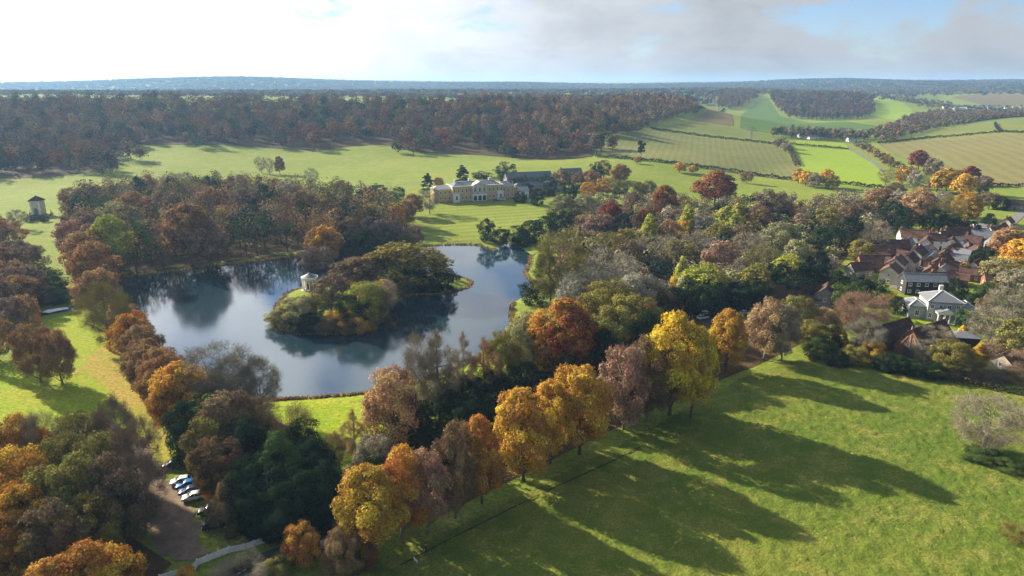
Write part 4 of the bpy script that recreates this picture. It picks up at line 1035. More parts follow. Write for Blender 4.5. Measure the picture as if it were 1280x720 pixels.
def house(u, v, L, D, h, hr, yaw, wall, roof, label, kind='gable', win=(3, 2), chim=1, name='village_house', group=None, ends=True, dormer=0, pos=None, wsz=(.95, 1.25), door=True, ridge=None):
    x, y, z = pos or cast(u, v)
    t = thing(name, label, 'house' if name != 'barn' else 'barn', (x, y, gz(x, y)), yaw, group)
    w = MB()
    if kind == 'gable': gable_wall(w, L, D, h, hr)
    else: w.box(-L/2, L/2, -D/2, D/2, -1.5, h)
    w.build('wall', M[wall], t)
    rf = roof_mesh(kind, L, D, h, hr).build('roof', M[roof], t)
    if ridge and kind == 'hip':
        rm = MB(); X, Y, rx = L/2+.35, D/2+.35, max(.01, (L-D)/2)
        for sx in (-1, 1):
            for sy in (-1, 1): rm.bar((sx*X, sy*Y, h+.3), (sx*rx, 0, h+hr+.3), .35, .14)
        rm.bar((-rx, 0, h+hr+.3), (rx, 0, h+hr+.3), .35, .14)
        rm.build('ridge_capping', M[ridge], rf)
    for k in range(chim):
        c = MB(); cx = (-L/2 + .7) if k == 0 else (L/2 - .7) if k == 1 else 0
        c.box(cx-.45, cx+.45, -.35, .35, h + hr * .4, h+hr+1.1); c.box(cx-.55, cx+.55, -.45, .45, h+hr+1.1, h+hr+1.25)
        for q in (-.22, .22): c.tube([(cx+q, 0, h+hr+1.25), (cx+q, 0, h+hr+1.6)], [.13, .11], 6)
        c.build('chimney', M['brick'], rf)
    nx, ny = win
    st = h / ny if ny else h
    for j in range(ny):
        for i in range(nx):
            px = -L/2 + L * (i + .5) / nx
            for sg in (-1, 1):
                if j == 0 and i == nx // 2 and door and sg < 0:
                    d = MB(); d.box(px-.5, px+.5, sg*D/2-.06, sg*D/2+.04, 0, 2.1); d.build('door', M['door'], t)
                    continue
                window(t, px, sg * (D/2 + .01), j * st + st * .35, wsz[0], min(wsz[1], st * .55), 0, sg)
        if ends:
            for sg in (-1, 1): window(t, sg * (L/2 + .01), 0, j * st + st * .35, wsz[0], min(wsz[1], st * .55), sg, 0)
    return t

# --- the mansion: ochre villa with white arcade and lead roofs
A = np.array(cast(566, 253)); B = np.array(cast(629, 248.5))
yaw = math.atan2(B[1] - A[1], B[0] - A[0]); Lm = float(np.hypot(*(B - A)[:2]))
mid = (A + B) / 2
back = np.array([-math.sin(yaw), math.cos(yaw)])
Dm = 15.0
mx, my = mid[:2] + back * Dm / 2
ms = thing('mansion', 'long ochre country mansion with white arches and lead roofs above the lawn', 'mansion', (mx, my, gz(mx, my)), yaw)
w = MB(); w.box(-Lm/2, Lm/2, -Dm/2, Dm/2, -3, 9.6); w.build('wall', M['ochre'], ms)
c = MB(); c.box(-Lm/2-.3, Lm/2+.3, -Dm/2-.3, Dm/2+.3, 9.6, 10.2); c.build('cornice', M['stone'], ms)
rf = MB(); X, Y = Lm/2 - .6, Dm/2 - .6
rf.add([(-X,-Y,10.2),(X,-Y,10.2),(X,Y,10.2),(-X,Y,10.2),(-X+5,0,12.4),(X-5,0,12.4)], [(0,1,5,4),(1,2,5),(2,3,4,5),(3,0,4),(3,2,1,0)])
rf = rf.build('roof', M['lead'], ms)
rc = MB(); rc.bar((-X+5,0,12.45),(X-5,0,12.45),.5,.2); rc.build('ridge_capping', M['white'], rf)
for cx_ in (-Lm*.38, -Lm*.1, Lm*.3):
    c = MB(); c.box(cx_-.7, cx_+.7, -.6+1, .6+1, 10.8, 13.6); c.box(cx_-.85, cx_+.85, .25, 1.75, 13.6, 13.9); c.build('chimney', M['stone'], rf)
# centrepiece, standing forward: three white arches below, columned storey and pediment above
cb = MB(); cw = Lm * .27; x0 = -cw/2 + Lm*.02; x1 = x0 + cw; yf = -Dm/2
cb.box(x0, x1, yf-1.6, yf-.003, -3, 4.6); cb.build('arcade_wall', M['white'], ms)
up = MB(); up.box(x0, x1, yf-1.3, yf-.003, 4.6, 10.4); up.build('upper_wall', M['stone'], ms)
pd = MB(); pd.add([(x0-.4,yf-1.8,10.4),(x1+.4,yf-1.8,10.4),((x0+x1)/2,yf-1.8,13.0),(x0-.4,yf+5,10.4),(x1+.4,yf+5,10.4),((x0+x1)/2,yf+5,13.0)],
        [(0,1,2),(5,4,3),(0,2,5,3),(1,4,5,2),(0,3,4,1)]); pd.build('pediment', M['stone'], ms)
for k in range(3):
    ax_ = x0 + cw * (k + .5) / 3; a = MB()
    n = 9; pts = [(-1.15, 0), (1.15, 0)] + [(1.15 * math.cos(math.pi*i/n), 2.3 + 1.15 * math.sin(math.pi*i/n)) for i in range(n+1)]
    a.add([(ax_+p, yf-1.66, .1+q) for p, q in pts] + [(ax_+p, yf-1.52, .1+q) for p, q in pts],
          [tuple(range(len(pts))), tuple(range(2*len(pts)-1, len(pts)-1, -1))] + [(i, (i+1) % len(pts), len(pts)+(i+1) % len(pts), len(pts)+i) for i in range(len(pts))])
    a.build('arch', M['glass'], ms)
    window(ms, ax_, yf-1.31, 5.9, 1.5, 2.8, 0, -1)
for k in range(4):
    ax_ = x0 + .35 + (cw - .7) * k / 3; a = MB(); a.tube([(ax_, yf-1.65, 4.6), (ax_, yf-1.65, 10.4)], [.34, .28], 10); a.build('column', M['white'], ms, smooth=True)
for k in range(13):
    px_ = -Lm/2 + Lm * (k + .5) / 13
    if x0 - 1 < px_ < x1 + 1: continue
    for z_, h_ in ((1.2, 2.0), (5.9, 2.4)): window(ms, px_, yf-.01, z_, 1.3, h_, 0, -1)
for k in range(4):
    for sx in (-1, 1):
        for z_, h_ in ((1.2, 2.0), (5.9, 2.4)): window(ms, sx*(Lm/2+.01), -Dm/2 + Dm*(k+.5)/4, z_, 1.3, h_, sx, 0)
# white corner bays
for bx_, nm in ((-Lm/2+2.6, 'corner_bay'), (Lm/2-2.2, 'corner_bay')):
    b = MB(); b.box(bx_-2.2, bx_+2.2, yf-1.2, yf-.003, -3, 5.2); b.box(bx_-2.4, bx_+2.4, yf-1.4, yf-.003, 5.2, 5.5)
    b = b.build(nm, M['white'], ms); window(b, bx_, yf-1.21, 1.0, 1.5, 2.8, 0, -1)
# lower wing to the left, taller white-roofed pavilion to the right
lw = MB(); lw.box(-Lm/2-12, -Lm/2-.003, -Dm/2+3, Dm/2-1, -3, 8.2); lw = lw.build('side_wing', M['ochre'], ms)
l2 = MB(); l2.add([(-Lm/2-12.4,-Dm/2+2.6,8.2),(-Lm/2-.003,-Dm/2+2.6,8.2),(-Lm/2-.003,Dm/2-.6,8.2),(-Lm/2-12.4,Dm/2-.6,8.2),(-Lm/2-9,1,10.3),(-Lm/2-.003,1,10.3)], [(0,1,5,4),(2,3,4,5),(3,0,4),(1,2,5),(3,2,1,0)])
l2.build('wing_roof', M['paleslate'], lw)
for k in range(4):
    for z_, h_ in ((1.2, 1.9), (5.0, 2.0)): window(lw, -Lm/2-12+1.5+3*k, -Dm/2+2.99, z_, 1.2, h_, 0, -1)
rp = MB(); rp.box(Lm/2+.003, Lm/2+9, -Dm/2+2, Dm/2-2, -3, 8.0); rp = rp.build('end_pavilion', M['ochre'], ms)
r2 = MB(); r2.add([(Lm/2+.003,-Dm/2+1.6,8),(Lm/2+9.5,-Dm/2+1.6,8),(Lm/2+9.5,Dm/2-1.6,8),(Lm/2+.003,Dm/2-1.6,8),(Lm/2+.003,0,11.4),(Lm/2+6,0,11.4)], [(0,1,5,4),(1,2,5),(2,3,4,5),(3,0,4),(3,2,1,0)])
r2.build('pavilion_roof', M['paleslate'], rp)
for k in range(3):
    for z_, h_ in ((1.2, 1.9), (4.8, 1.9)): window(rp, Lm/2+1.6+2.9*k, -Dm/2+1.99, z_, 1.2, h_, 0, -1)
def near_m(dx, dy):
    c_, s_ = math.cos(yaw), math.sin(yaw); x, y = mx + dx*c_ - dy*s_, my + dx*s_ + dy*c_
    return (x, y, gz(x, y))
house(0, 0, 26, 9, 5.0, 3.0, yaw+.1, 'ochre', 'lead', 'low dark-roofed service range at the right end of the mansion', 'hip', (6,1), 1, 'service_range', pos=near_m(Lm/2+24, 6))
wp = house(0, 0, 7, 6, 4.6, 2.4, yaw, 'white', 'paleslate', 'small white gabled lodge beside the mansion service range', 'gable', (2,1), 0, 'lodge', pos=near_m(Lm/2+15.5, -5))
house(0, 0, 14, 8, 4.2, 3.0, yaw+.2, 'stone', 'paleslate', 'pale-roofed outbuilding among the trees right of the mansion', 'hip', (3,1), 0, 'outbuilding', pos=near_m(Lm/2+44, 12))
house(0, 0, 38, 9, 3.8, 3.4, yaw-.02, 'flint', 'lead', 'long dark-roofed stable block on the slope behind the mansion', 'gable', (9,1), 0, 'stable_block', pos=near_m(Lm/2+42, 52))
house(0, 0, 18, 9, 4.6, 3.8, yaw-.02, 'stone', 'lead', 'short dark-roofed block at the far end of the stables', 'gable', (4,1), 1, 'stable_block', pos=near_m(Lm/2+78, 50))

# --- round temple on the island: lawn-side colonnade under a pale lead cone
x, y, z = cast(388, 362)
tp = thing('island_temple', 'small round white colonnaded temple on the lake island', 'temple', (x, y, gz(x, y)))
tp.scale = (.85, .85, .85)
b = MB(); b.lathe([(4.0,-1.2),(4.0,.3),(3.7,.3),(3.7,.6)], 28); b.build('base', M['stone'], tp)
b = MB(); b.lathe([(2.1,.6),(2.1,5.6)], 24); b.build('drum_wall', M['cream'], tp)
b = MB(); b.lathe([(3.6,5.4),(3.6,6.0),(3.85,6.0),(3.85,6.5),(1.5,6.5)], 28); b.build('entablature', M['white'], tp)
b = MB(); b.lathe([(3.7,6.51),(.3,8.1),(.3,8.4),(.05,8.6)], 28); b.build('roof', M['lead'], tp)
for k in range(14):
    a = 2*math.pi*k/14; c = MB()
    c.tube([(3.3*math.cos(a), 3.3*math.sin(a), .6), (3.3*math.cos(a), 3.3*math.sin(a), 5.4)], [.27, .22], 8)
    c.build('column', M['white'], tp, smooth=True)
d = MB(); d.box(-.8,.8,-2.2,-2.0,.6,3.4); d.build('door', M['door'], tp)

# --- square park pavilion at the head of the glade
x, y, z = cast(49, 268)
pv = thing('park_pavilion', 'square pale stone pavilion tower with pyramid roof above the glade', 'pavilion', (x, y, gz(x, y)), R(8))
h = MB(); h.box(-3.0,3.0,-3.0,3.0,-1,8.4); h.build('wall', M['stone'], pv)
h = MB(); h.box(-3.3,3.3,-3.3,3.3,8.4,8.9); h.build('cornice', M['white'], pv)
h = MB(); h.add([(-3.8,-3.8,8.9),(3.8,-3.8,8.9),(3.8,3.8,8.9),(-3.8,3.8,8.9),(0,0,11.9)], [(3,2,1,0),(0,1,4),(1,2,4),(2,3,4),(3,0,4)]); h.build('roof', M['darktile'], pv)
h = MB(); h.tube([(0,0,11.7),(0,0,12.7)],[.15,.05],6); h.build('finial', M['lead'], pv)
a = MB(); n = 9; pts = [(-1.2, 0), (1.2, 0)] + [(1.2 * math.cos(math.pi*i/n), 3.2 + 1.2 * math.sin(math.pi*i/n)) for i in range(n+1)]
a.add([(p, -3.08, .1+q) for p, q in pts] + [(p, -2.95, .1+q) for p, q in pts], [tuple(range(len(pts))), tuple(range(2*len(pts)-1, len(pts)-1, -1))] + [(i, (i+1) % len(pts), len(pts)+(i+1) % len(pts), len(pts)+i) for i in range(len(pts))])
a.build('arch', M['slate'], pv)
for sx in (-2.45, 2.45):
    h = MB(); h.box(sx-.5, sx+.5, -3.2, -3.003, 0, 8.4); h.build('pilaster', M['white'], pv)

# --- grey villa with portico
x, y, z = cast(1172, 396)
vy = R(-14)
vl = thing('grey_villa', 'pale grey stone villa with white portico and slate hipped roofs', 'house', (x, y, gz(x, y)), vy)
def hip(mb, x0, x1, y0, y1, z0, hr, o=.4):
    x0 -= o; x1 += o; y0 -= o; y1 += o; w_, d_ = x1-x0, y1-y0; cx, cy = (x0+x1)/2, (y0+y1)/2
    r1 = ((cx-max(0,(w_-d_)/2), cy - max(0,(d_-w_)/2)), (cx+max(.01,(w_-d_)/2), cy + max(.01,(d_-w_)/2)))
    b = [(x0,y0,z0),(x1,y0,z0),(x1,y1,z0),(x0,y1,z0)]
    T = [(a_, b_, c_+.25) for a_, b_, c_ in b] + [(*r1[0], z0+hr), (*r1[1], z0+hr)]
    mb.add(b + T, [(3,2,1,0),(0,1,5,4),(1,2,6,5),(2,3,7,6),(3,0,4,7)] + ([(4,5,9,8),(5,6,9),(6,7,8,9),(7,4,8)] if w_ >= d_ else [(4,5,8),(5,6,9,8),(6,7,9),(7,4,8,9)]))
    return [T[0], T[1], T[2], T[3], T[4], T[5]]
def villa_block(nm, x0, x1, y0, y1, hh, hr):
    w = MB(); w.box(x0, x1, y0, y1, -1.5, hh); wl_ = w.build(nm, M['greystone'], vl)
    rm = MB(); T = hip(rm, x0, x1, y0, y1, hh+.01, hr); rr = rm.build('roof', M['slate'], wl_)
    cp = MB(); lr = (x1-x0) >= (y1-y0)
    for i, j in ((0,4),(3,4),(1,5),(2,5)) if lr else ((0,4),(1,4),(2,5),(3,5)): cp.bar(Vector(T[i])+Vector((0,0,.06)), Vector(T[j])+Vector((0,0,.06)), .22, .1)
    cp.bar(Vector(T[4])+Vector((0,0,.06)), Vector(T[5])+Vector((0,0,.06)), .22, .1)
    cp.build('ridge_capping', M['white'], rr); return wl_
main = villa_block('main_wall', -5.2, 5.2, -5, 5, 6.6, 3.0)
lwg = villa_block('left_wing', -10.4, -5.203, -3.6, 4, 4.2, 2.0)
rwg = villa_block('right_wing', 5.203, 10.4, -3.6, 4, 4.2, 2.0)
po = MB(); po.box(-2.9,2.9,-8.4,-5.003,-1,.25); po.build('portico_floor', M['stone'], vl)
po = MB(); po.box(-3.0,3.0,-8.5,-5.003,3.4,3.9); po.add([(-3.2,-8.7,3.9),(3.2,-8.7,3.9),(0,-8.7,5.1),(-3.2,-5.003,3.9),(3.2,-5.003,3.9),(0,-5.003,5.1)], [(0,1,2),(5,4,3),(0,2,5,3),(1,4,5,2),(0,3,4,1)])
po.build('pediment', M['white'], vl)
for sg in (-1, 1):
    pr = MB(); pr.add([(sg*3.3,-8.8,3.97),(sg*3.3,-5.003,3.97),(0,-5.003,5.2),(0,-8.8,5.2),(sg*3.3,-8.8,4.05),(sg*3.3,-5.003,4.05),(0,-5.003,5.28),(0,-8.8,5.28)], [(0,1,2,3),(7,6,5,4),(0,4,5,1),(1,5,6,2),(2,6,7,3),(3,7,4,0)]); pr.build('portico_roof', M['slate'], vl)
for k in range(4):
    c = MB(); px_ = -2.6 + 5.2*k/3; c.tube([(px_,-8.1,.25),(px_,-8.1,3.4)],[.28,.23],8); c.build('column', M['white'], vl, smooth=True)
d = MB(); d.box(-.7,.7,-5.08,-4.95,.25,2.6); d.build('door', M['door'], vl)
for px_ in (-3.9, -1.3, 1.3, 3.9): window(vl, px_, -5.01, 4.3, 1.2, 1.6, 0, -1)
for px_ in (-4.2, 4.2): window(vl, px_, -5.01, 1.0, 1.2, 1.8, 0, -1)
for px_ in (-7.8, 7.8): window(vl, px_, -3.61, 1.0, 1.4, 2.0, 0, -1)
for py_ in (-1.6, 1.8): window(vl, 10.41, py_, 1.0, 1.2, 1.9, 1, 0)
c = MB(); c.box(-.6,.6,1.2,2.2,8.6,11.0); c.build('chimney', M['stone'], vl)

# --- brick barn and the other village buildings
_a, _b = cast(1138, 412, 9.0), cast(1183, 398, 9.0)
by_ = math.atan2(_b[1]-_a[1], _b[0]-_a[0]); bpos = ((_a[0]+_b[0])/2, (_a[1]+_b[1])/2, 0)
bl_ = math.hypot(_b[0]-_a[0], _b[1]-_a[1]) - .7
print('BARN', by_, bl_)
bn = house(0, 0, 17, 9, 3.6, 5.2, by_, 'brick', 'darktile', 'long brick barn with steep dark tiled roof beside the pasture', 'gable', (0,0), 0, 'barn', pos=bpos)
for sx in (-1, 1):
    f = MB(); f.tube([(sx*8.8,0,8.9),(sx*8.8,0,10.0)],[.16,.06],6); f.build('finial', M['stone'], bn)
d = MB(); d.box(-8.62,-8.45,-1.6,1.6,0,3.2); d.build('door', M['door'], bn)
for k in range(-1, 2): 
    d = MB(); d.bar((-8.6, k*2.6, 3.4), (-8.6, k*.9, 7.2 - abs(k)*.9), .12, .12); d.build('gable_timber', M['cream'], bn)
house(0, 0, 21, 7, 3.0, 4.0, by_, 'brick', 'darktile', 'second long dark-roofed barn behind the brick one', 'gable', (0,0), 0, 'barn', pos=(bpos[0]-math.sin(by_)*9.5-4*math.cos(by_), bpos[1]+math.cos(by_)*9.5-4*math.sin(by_), 0))
house(1200, 431, 8, 6, 3.2, 1.0, R(-12), 'timber', 'slate', 'low dark flat-topped shed at the end of the brick barn', 'hip', (0,0), 0, 'shed')
house(1000, 384, 22, 8, 4.2, 3.8, R(-8), 'flint', 'darktile', 'long flint house with dark tiled roof left of the villa', 'gable', (5,1), 0, 'flint_house')
house(1030, 386, 8, 7.5, 5.6, 3.4, R(62), 'flint', 'darktile', 'gabled flint house end with two white windows beside long flint roof', 'gable', (2,2), 0, 'flint_house')
house(950, 384, 16, 7, 3.0, 2.6, R(-6), 'brick', 'darktile', 'low dark-roofed building behind the tan tree', 'gable', (3,1), 0, 'outbuilding')
house(1257, 458, 7, 5.5, 2.4, 2.2, R(30), 'cream', 'tile', 'small low cottage at the pasture hedge', 'gable', (2,1), 0)
house(1151, 366, 15, 7, 5.4, 2.2, R(-6), 'timber', 'slate', 'black-walled house with two rows of white windows behind the villa', 'gable', (5,2), 0, 'black_house', wsz=(1.3, 1.2))
house(1173, 364, 8, 8, 5.0, 2.6, R(-6), 'brick', 'tile', 'red-roofed cottage joined to the black-walled house', 'gable', (2,2), 1)
SY = R(52)                                           # run of the village street
VH = [
 (1112,352,11,8,5.6,3.0,SY,'cream','tile','gable',(4,2),1,'grey-faced terrace house at the lower end of the village street'),
 (1119,342,11,8,5.8,3.0,SY,'stone','tile','gable',(4,2),1,'stone-fronted terrace house second up the village street'),
 (1134,338,10,7.5,5.6,3.2,SY-.1,'cream','darktile','gable',(4,2),1,'cream terrace with dark roof stepping up the village street'),
 (1144,329,12,7.5,5.6,3.2,SY-.1,'cream','darktile','gable',(4,2),1,'long cream terrace with black roof below the white inn'),
 (1090,338,14,8,4.4,3.4,R(-5),'brick','tile','gable',(3,1),1,'broad red-roofed house at the left end of the village'),
 (1073,346,10,7,4.2,3.0,R(10),'flint','darktile','gable',(3,1),0,'small dark cottage at the tree edge of the village'),
 (1102,325,16,8,4.6,3.4,R(-8),'brick','tile','gable',(4,1),1,'long russet-roofed house behind the street terraces'),
 (1085,320,10,7,4.4,3.2,R(20),'brick','darktile','gable',(2,1),1,'brown cottage with dark gable behind the russet roof'),
 (1118,318,12,8,4.8,3.4,R(-6),'brick','tile','gable',(3,1),1,'russet house between the terraces and the white inn'),
 (1143,307,17,9,5.6,3.6,R(-14),'white','redtile','gable',(5,2),2,'big white inn with orange tiled roof'),
 (1168,311,8,7,5.4,3.2,R(-20),'white','darktile','gable',(2,2),1,'white cottage with dark roof next to the inn'),
 (1160,318,6,6,3.4,2.4,R(-20),'white','tile','hip',(2,1),0,'little white bay-fronted shop below the inn'),
 (1178,306,7,7,5.0,3.2,SY-.6,'white','darktile','gable',(2,2),1,'narrow white house at the bend in the street'),
 (1195,303,18,7.5,5.2,3.4,R(12),'cream','darktile','gable',(6,2),2,'long cream row with black roof beyond the inn'),
 (1210,298,9,7,5.0,3.2,R(15),'cream','darktile','gable',(3,2),1,'cream cottage at the end of the long row'),
 (1214,312,8,7,4.8,3.2,R(-50),'brick','darktile','gable',(2,2),1,'brick gabled house facing the street bend'),
 (1228,305,12,8,4.4,3.4,R(-30),'flint','slate','gable',(3,1),1,'grey slate roofed house at the far end of the village'),
 (1243,298,9,7,4.4,2.8,R(10),'cream','tile','gable',(3,1),1,'cream cottage with red roof past the slate house'),
 (1180,330,9,7,4.8,3.0,SY,'brick','darktile','gable',(3,2),1,'dark brick house in the huddle across the street'),
 (1172,340,8,6.5,4.6,3.0,SY,'brick','darktile','gable',(2,2),1,'brown house lower in the huddle across the street'),
 (1190,322,10,7,4.8,3.0,SY-.2,'brick','darktile','gable',(3,2),1,'black-roofed house at the top of the huddle across the street'),
 (1163,350,8,6.5,4.6,2.8,SY,'brick','tile','gable',(2,2),1,'russet cottage above the black-walled house'),
 (1186,345,9,6.5,4.2,2.8,R(-20),'brick','darktile','gable',(2,1),1,'dark cottage with its gable to the villa garden'),
 (1196,356,8,6,3.4,2.6,R(-35),'brick','tile','gable',(2,1),0,'small red outbuilding behind the villa garden'),
 (1212,350,9,6,3.6,2.6,R(-30),'brick','tile','gable',(2,1),1,'red-tiled cottage beside the yellow garden tree'),
 (1225,352,8,6,3.6,2.6,R(-30),'brick','tile','gable',(2,1),0,'red-tiled outbuilding past the yellow garden tree'),
 (1244,358,10,6,3.6,2.6,R(-15),'brick','tile','gable',(3,1),1,'red-tiled cottage at the garden edge of the village'),
 (1205,312,8,6,3.4,2.4,R(30),'white','slate','gable',(2,1),0,'small white-ended shed with grey roof in the huddle'),
 (1258,284,8,6,3.6,2.8,R(40),'cream','tile','gable',(2,1),1,'yellowish cottage where the road leaves the village'),
 (1186,282,9,7,4.4,3.0,R(5),'brick','darktile','gable',(3,1),1,'dark house under the trees behind the village street'),
 (1266,262,12,7,4.2,2.8,R(-20),'flint','darktile','gable',(3,1),1,'dark-roofed house beside the road past the village'),
]
for (u,v,L,D,h,hr,ya,wm,rm,kd,wn_,ch,lab) in VH: house(u,v,L*.9,D*.86,h*.86,hr*.88,ya,wm,rm,lab,kd,wn_,ch)
# crowded rear ranges and outhouses between them
rv2 = random.Random(21)
for k, (u, v) in enumerate([(1098,330),(1126,328),(1110,340),(1152,322),(1163,333),(1178,336),(1196,334),(1202,326),(1188,312),(1208,320),(1218,326),(1203,345),(1176,352),(1232,292),(1222,298),(1238,312),(1250,306),(1252,292),(1204,290),(1156,312),(1132,314),(1092,312),(1218,342),(1236,346)]):
    rm = rv2.choice(['darktile','darktile','tile','slate']); wm = rv2.choice(['brick','brick','flint','cream','white'])
    L = rv2.uniform(5.5, 9); 
    house(u, v, L, rv2.uniform(4.5, 6), rv2.uniform(2.6, 4.4), rv2.uniform(2, 3), SY + rv2.choice([0, 1.57]) + rv2.uniform(-.25, .25), wm, rm,
          '%s outhouse with %s roof crowded between the village houses' % ({'brick':'brick','flint':'flint','cream':'cream','white':'white'}[wm], {'darktile':'dark tiled','tile':'russet tiled','slate':'slate'}[rm]),
          'gable', (2,1), rv2.choice([0,0,1]), 'village_outhouse', '%s %s outhouses' % (wm, rm))
# the two white kiln cowls behind the long row
for u in (1213, 1217):
    x, y, z = cast(u, 301); k = thing('kiln_cowl', 'white pointed kiln cowl rising beside the long black-roofed row', 'kiln', (x, y, gz(x, y)), 0, 'white kiln cowls')
    m = MB(); m.lathe([(1.6,-.5),(1.6,4.6)], 12); m.build('tower', M['brick'], k)
    m = MB(); m.lathe([(1.5,4.61),(.35,8.4),(.05,8.8)], 12); m.build('cowl', M['white'], k)
# far village in the valley
rv = random.Random(8)
for k in range(30):
    u = rv.uniform(1180, 1278); v = 137.5 + rv.uniform(-2.2, 3.2) + (u - 1230) * .012
    white = rv.random() < .6
    house(u, v, rv.uniform(10, 16), 8, 5, 3.2, rv.uniform(-.5, .5), 'white' if white else 'cream', rv.choice(['slate','darktile','paleslate']),
          'tiny %s-walled house of the village far up the valley' % ('white' if white else 'cream'), 'gable', (3,1), 0, 'distant_house', '%s houses of the far village' % ('white' if white else 'cream'), ends=False)
for (u, v, lab) in ((1016,174,'white shed in the dark tree belt below the green hill'),(1004,172,'grey shed in the tree belt below the green hill'),(1065,177,'pale farm roof beside the lane below the stubble field')):
    house(u, v, 14, 8, 3.5, 2.5, .1, 'white', 'paleslate', lab, 'gable', (2,1), 0, 'farm_shed')

# ------------------------------------------------------------------ lanes, road, fence, cascade, hedges
def ribbon(name, pts, width, mat, off=.1, kind='structure', step=3.0):
    P = [np.array(p[:2]) for p in pts]; Q = []
    for a, b in zip(P[:-1], P[1:]):
        n = max(1, int(np.linalg.norm(b - a) / step)); Q += [a + (b - a) * k / n for k in range(n)]
    Q.append(P[-1]); Q = np.array(Q); d = unit(np.gradient(Q, axis=0)); s = np.stack([-d[:, 1], d[:, 0]], -1)
    V = []
    for j in (-1, -.33, .33, 1):
        e = Q + s * j * width / 2; V.append(np.column_stack([e, ground_z(e[:, 0], e[:, 1]) + off + 1.0 * np.clip((e[:, 1]-500)/2500, 0, 1)]))
    V = np.stack(V, 1); n = len(Q); ix = np.arange(n*4).reshape(n, 4)
    Fc = np.stack([ix[:-1, :-1], ix[1:, :-1], ix[1:, 1:], ix[:-1, 1:]], -1)[..., ::-1].reshape(-1, 4)
    return tag(obj(name, npmesh(name, V.reshape(-1, 3), Fc, [M[mat]], smooth=True)), kind=kind)
ribbon('road', [cast(*p) for p in [(190,790),(260,745),(330,706),(400,680),(470,650)]], 6.5, 'asphalt', .14)
for a, b in (((322,706),(333,702.5)),((345,698),(357,693.5)),((296,719),(308,712.5))):
    A_, B_ = cast(*a), cast(*b); ribbon('centre_line', [A_, B_], .16, 'white', .16, step=1.0)
ribbon('village_street', [cast(*p) for p in [(1122,362),(1130,350),(1146,338),(1166,325),(1183,316),(1205,308),(1240,296),(1262,280),(1275,268),(1300,262)]], 5.5, 'lane', .16)
ribbon('lane', [cast(*p) for p in [(1060,184),(1072,190),(1092,203),(1106,214)]], 4.0, 'lane', .2)
ribbon('village_car_park', [cast(*p) for p in [(868,398),(895,391),(940,384)]], 13, 'asphalt', .12)
ribbon('trodden_path', [cast(*p) for p in [(500,708),(560,676),(640,636),(700,607),(760,580),(800,560)]], .34, 'path', .24, step=1.0)
ribbon('villa_lawn', [cast(*p) for p in [(1128,398),(1165,402)]], 9, 'bright_lawn', .1)
ribbon('park_path', [cast(*p) for p in [(440,233),(470,232),(520,229),(550,225)]], 2.2, 'lane', .15)
ribbon('cascade_stream', [cast(*p) for p in [(106,381),(88,386),(70,389),(44,394)]], 5.5, 'water', .12)
sheet('cascade_foam', [cast(*p) for p in [(52,391),(60,387.5),(72,386),(84,384.5),(86,386.5),(72,389),(62,391.5)]], M['foam'], 1.0, .2, amp=.12, kind='stuff')
# reed edging of the near bank
def reeds(name, label, pts, width, h, n, seed, cols=((.34,.23,.10),(.26,.18,.08),(.4,.3,.14))):
    r = np.random.default_rng(seed); P = np.array([p[:2] for p in pts]); L = np.concatenate([[0], np.cumsum(np.linalg.norm(np.diff(P, axis=0), axis=1))])
    t_ = r.uniform(0, L[-1], n); x = np.interp(t_, L, P[:, 0]) + r.normal(0, width/2, n); y = np.interp(t_, L, P[:, 1]) + r.normal(0, width/2, n)
    z = np.maximum(ground_z(x, y), -.3); a = r.uniform(0, 6.28, n); hh = h * r.uniform(.5, 1.3, n); wd = .3
    dx, dy = np.cos(a) * wd, np.sin(a) * wd; lx, ly = r.normal(0, .25, n) * h, r.normal(0, .25, n) * h
    q = np.stack([np.stack([x-dx, y-dy, z], -1), np.stack([x+dx, y+dy, z], -1), np.stack([x+lx+dx*.5, y+ly+dy*.5, z+hh], -1), np.stack([x+lx-dx*.5, y+ly-dy*.5, z+hh], -1)], 1)
    me = npmesh(name, q.reshape(-1, 3), np.arange(4*n).reshape(-1, 4), [M['leaf_wood']], None, r.random((n, 3)).repeat(4, 0))
    at_ = me.attributes.new('leafcol', 'FLOAT_COLOR', 'POINT'); lc = np.ones((4*n, 4), np.float32); lc[:, :3] = np.array(cols)[r.integers(0, len(cols), n)].repeat(4, 0)
    at_.data.foreach_set('color', lc.ravel())
    return tag(obj(name, me), label, 'reeds', kind='stuff')
def shore(i0, i1): return [flat_cast(*p) for p in LAKE_PX[i0:i1]]
reeds('bank_reeds', 'brown reeds along the edge of the near lake bank', shore(0, 10), .9, .7, 2600, 1)
reeds('shore_reeds', 'pale reeds on the little headland by the ivy-hung tree', shore(10, 15), 1.0, .8, 700, 2)
reeds('island_sedge', 'dry sedge fringing the island shore', [flat_cast(*p) for p in ISLE_PX + ISLE_PX[:1]], 1.0, .7, 2200, 3)
reeds('far_shore_reeds', 'thin reeds along the far lake shore', shore(18, 28), 1.0, .7, 1500, 4)
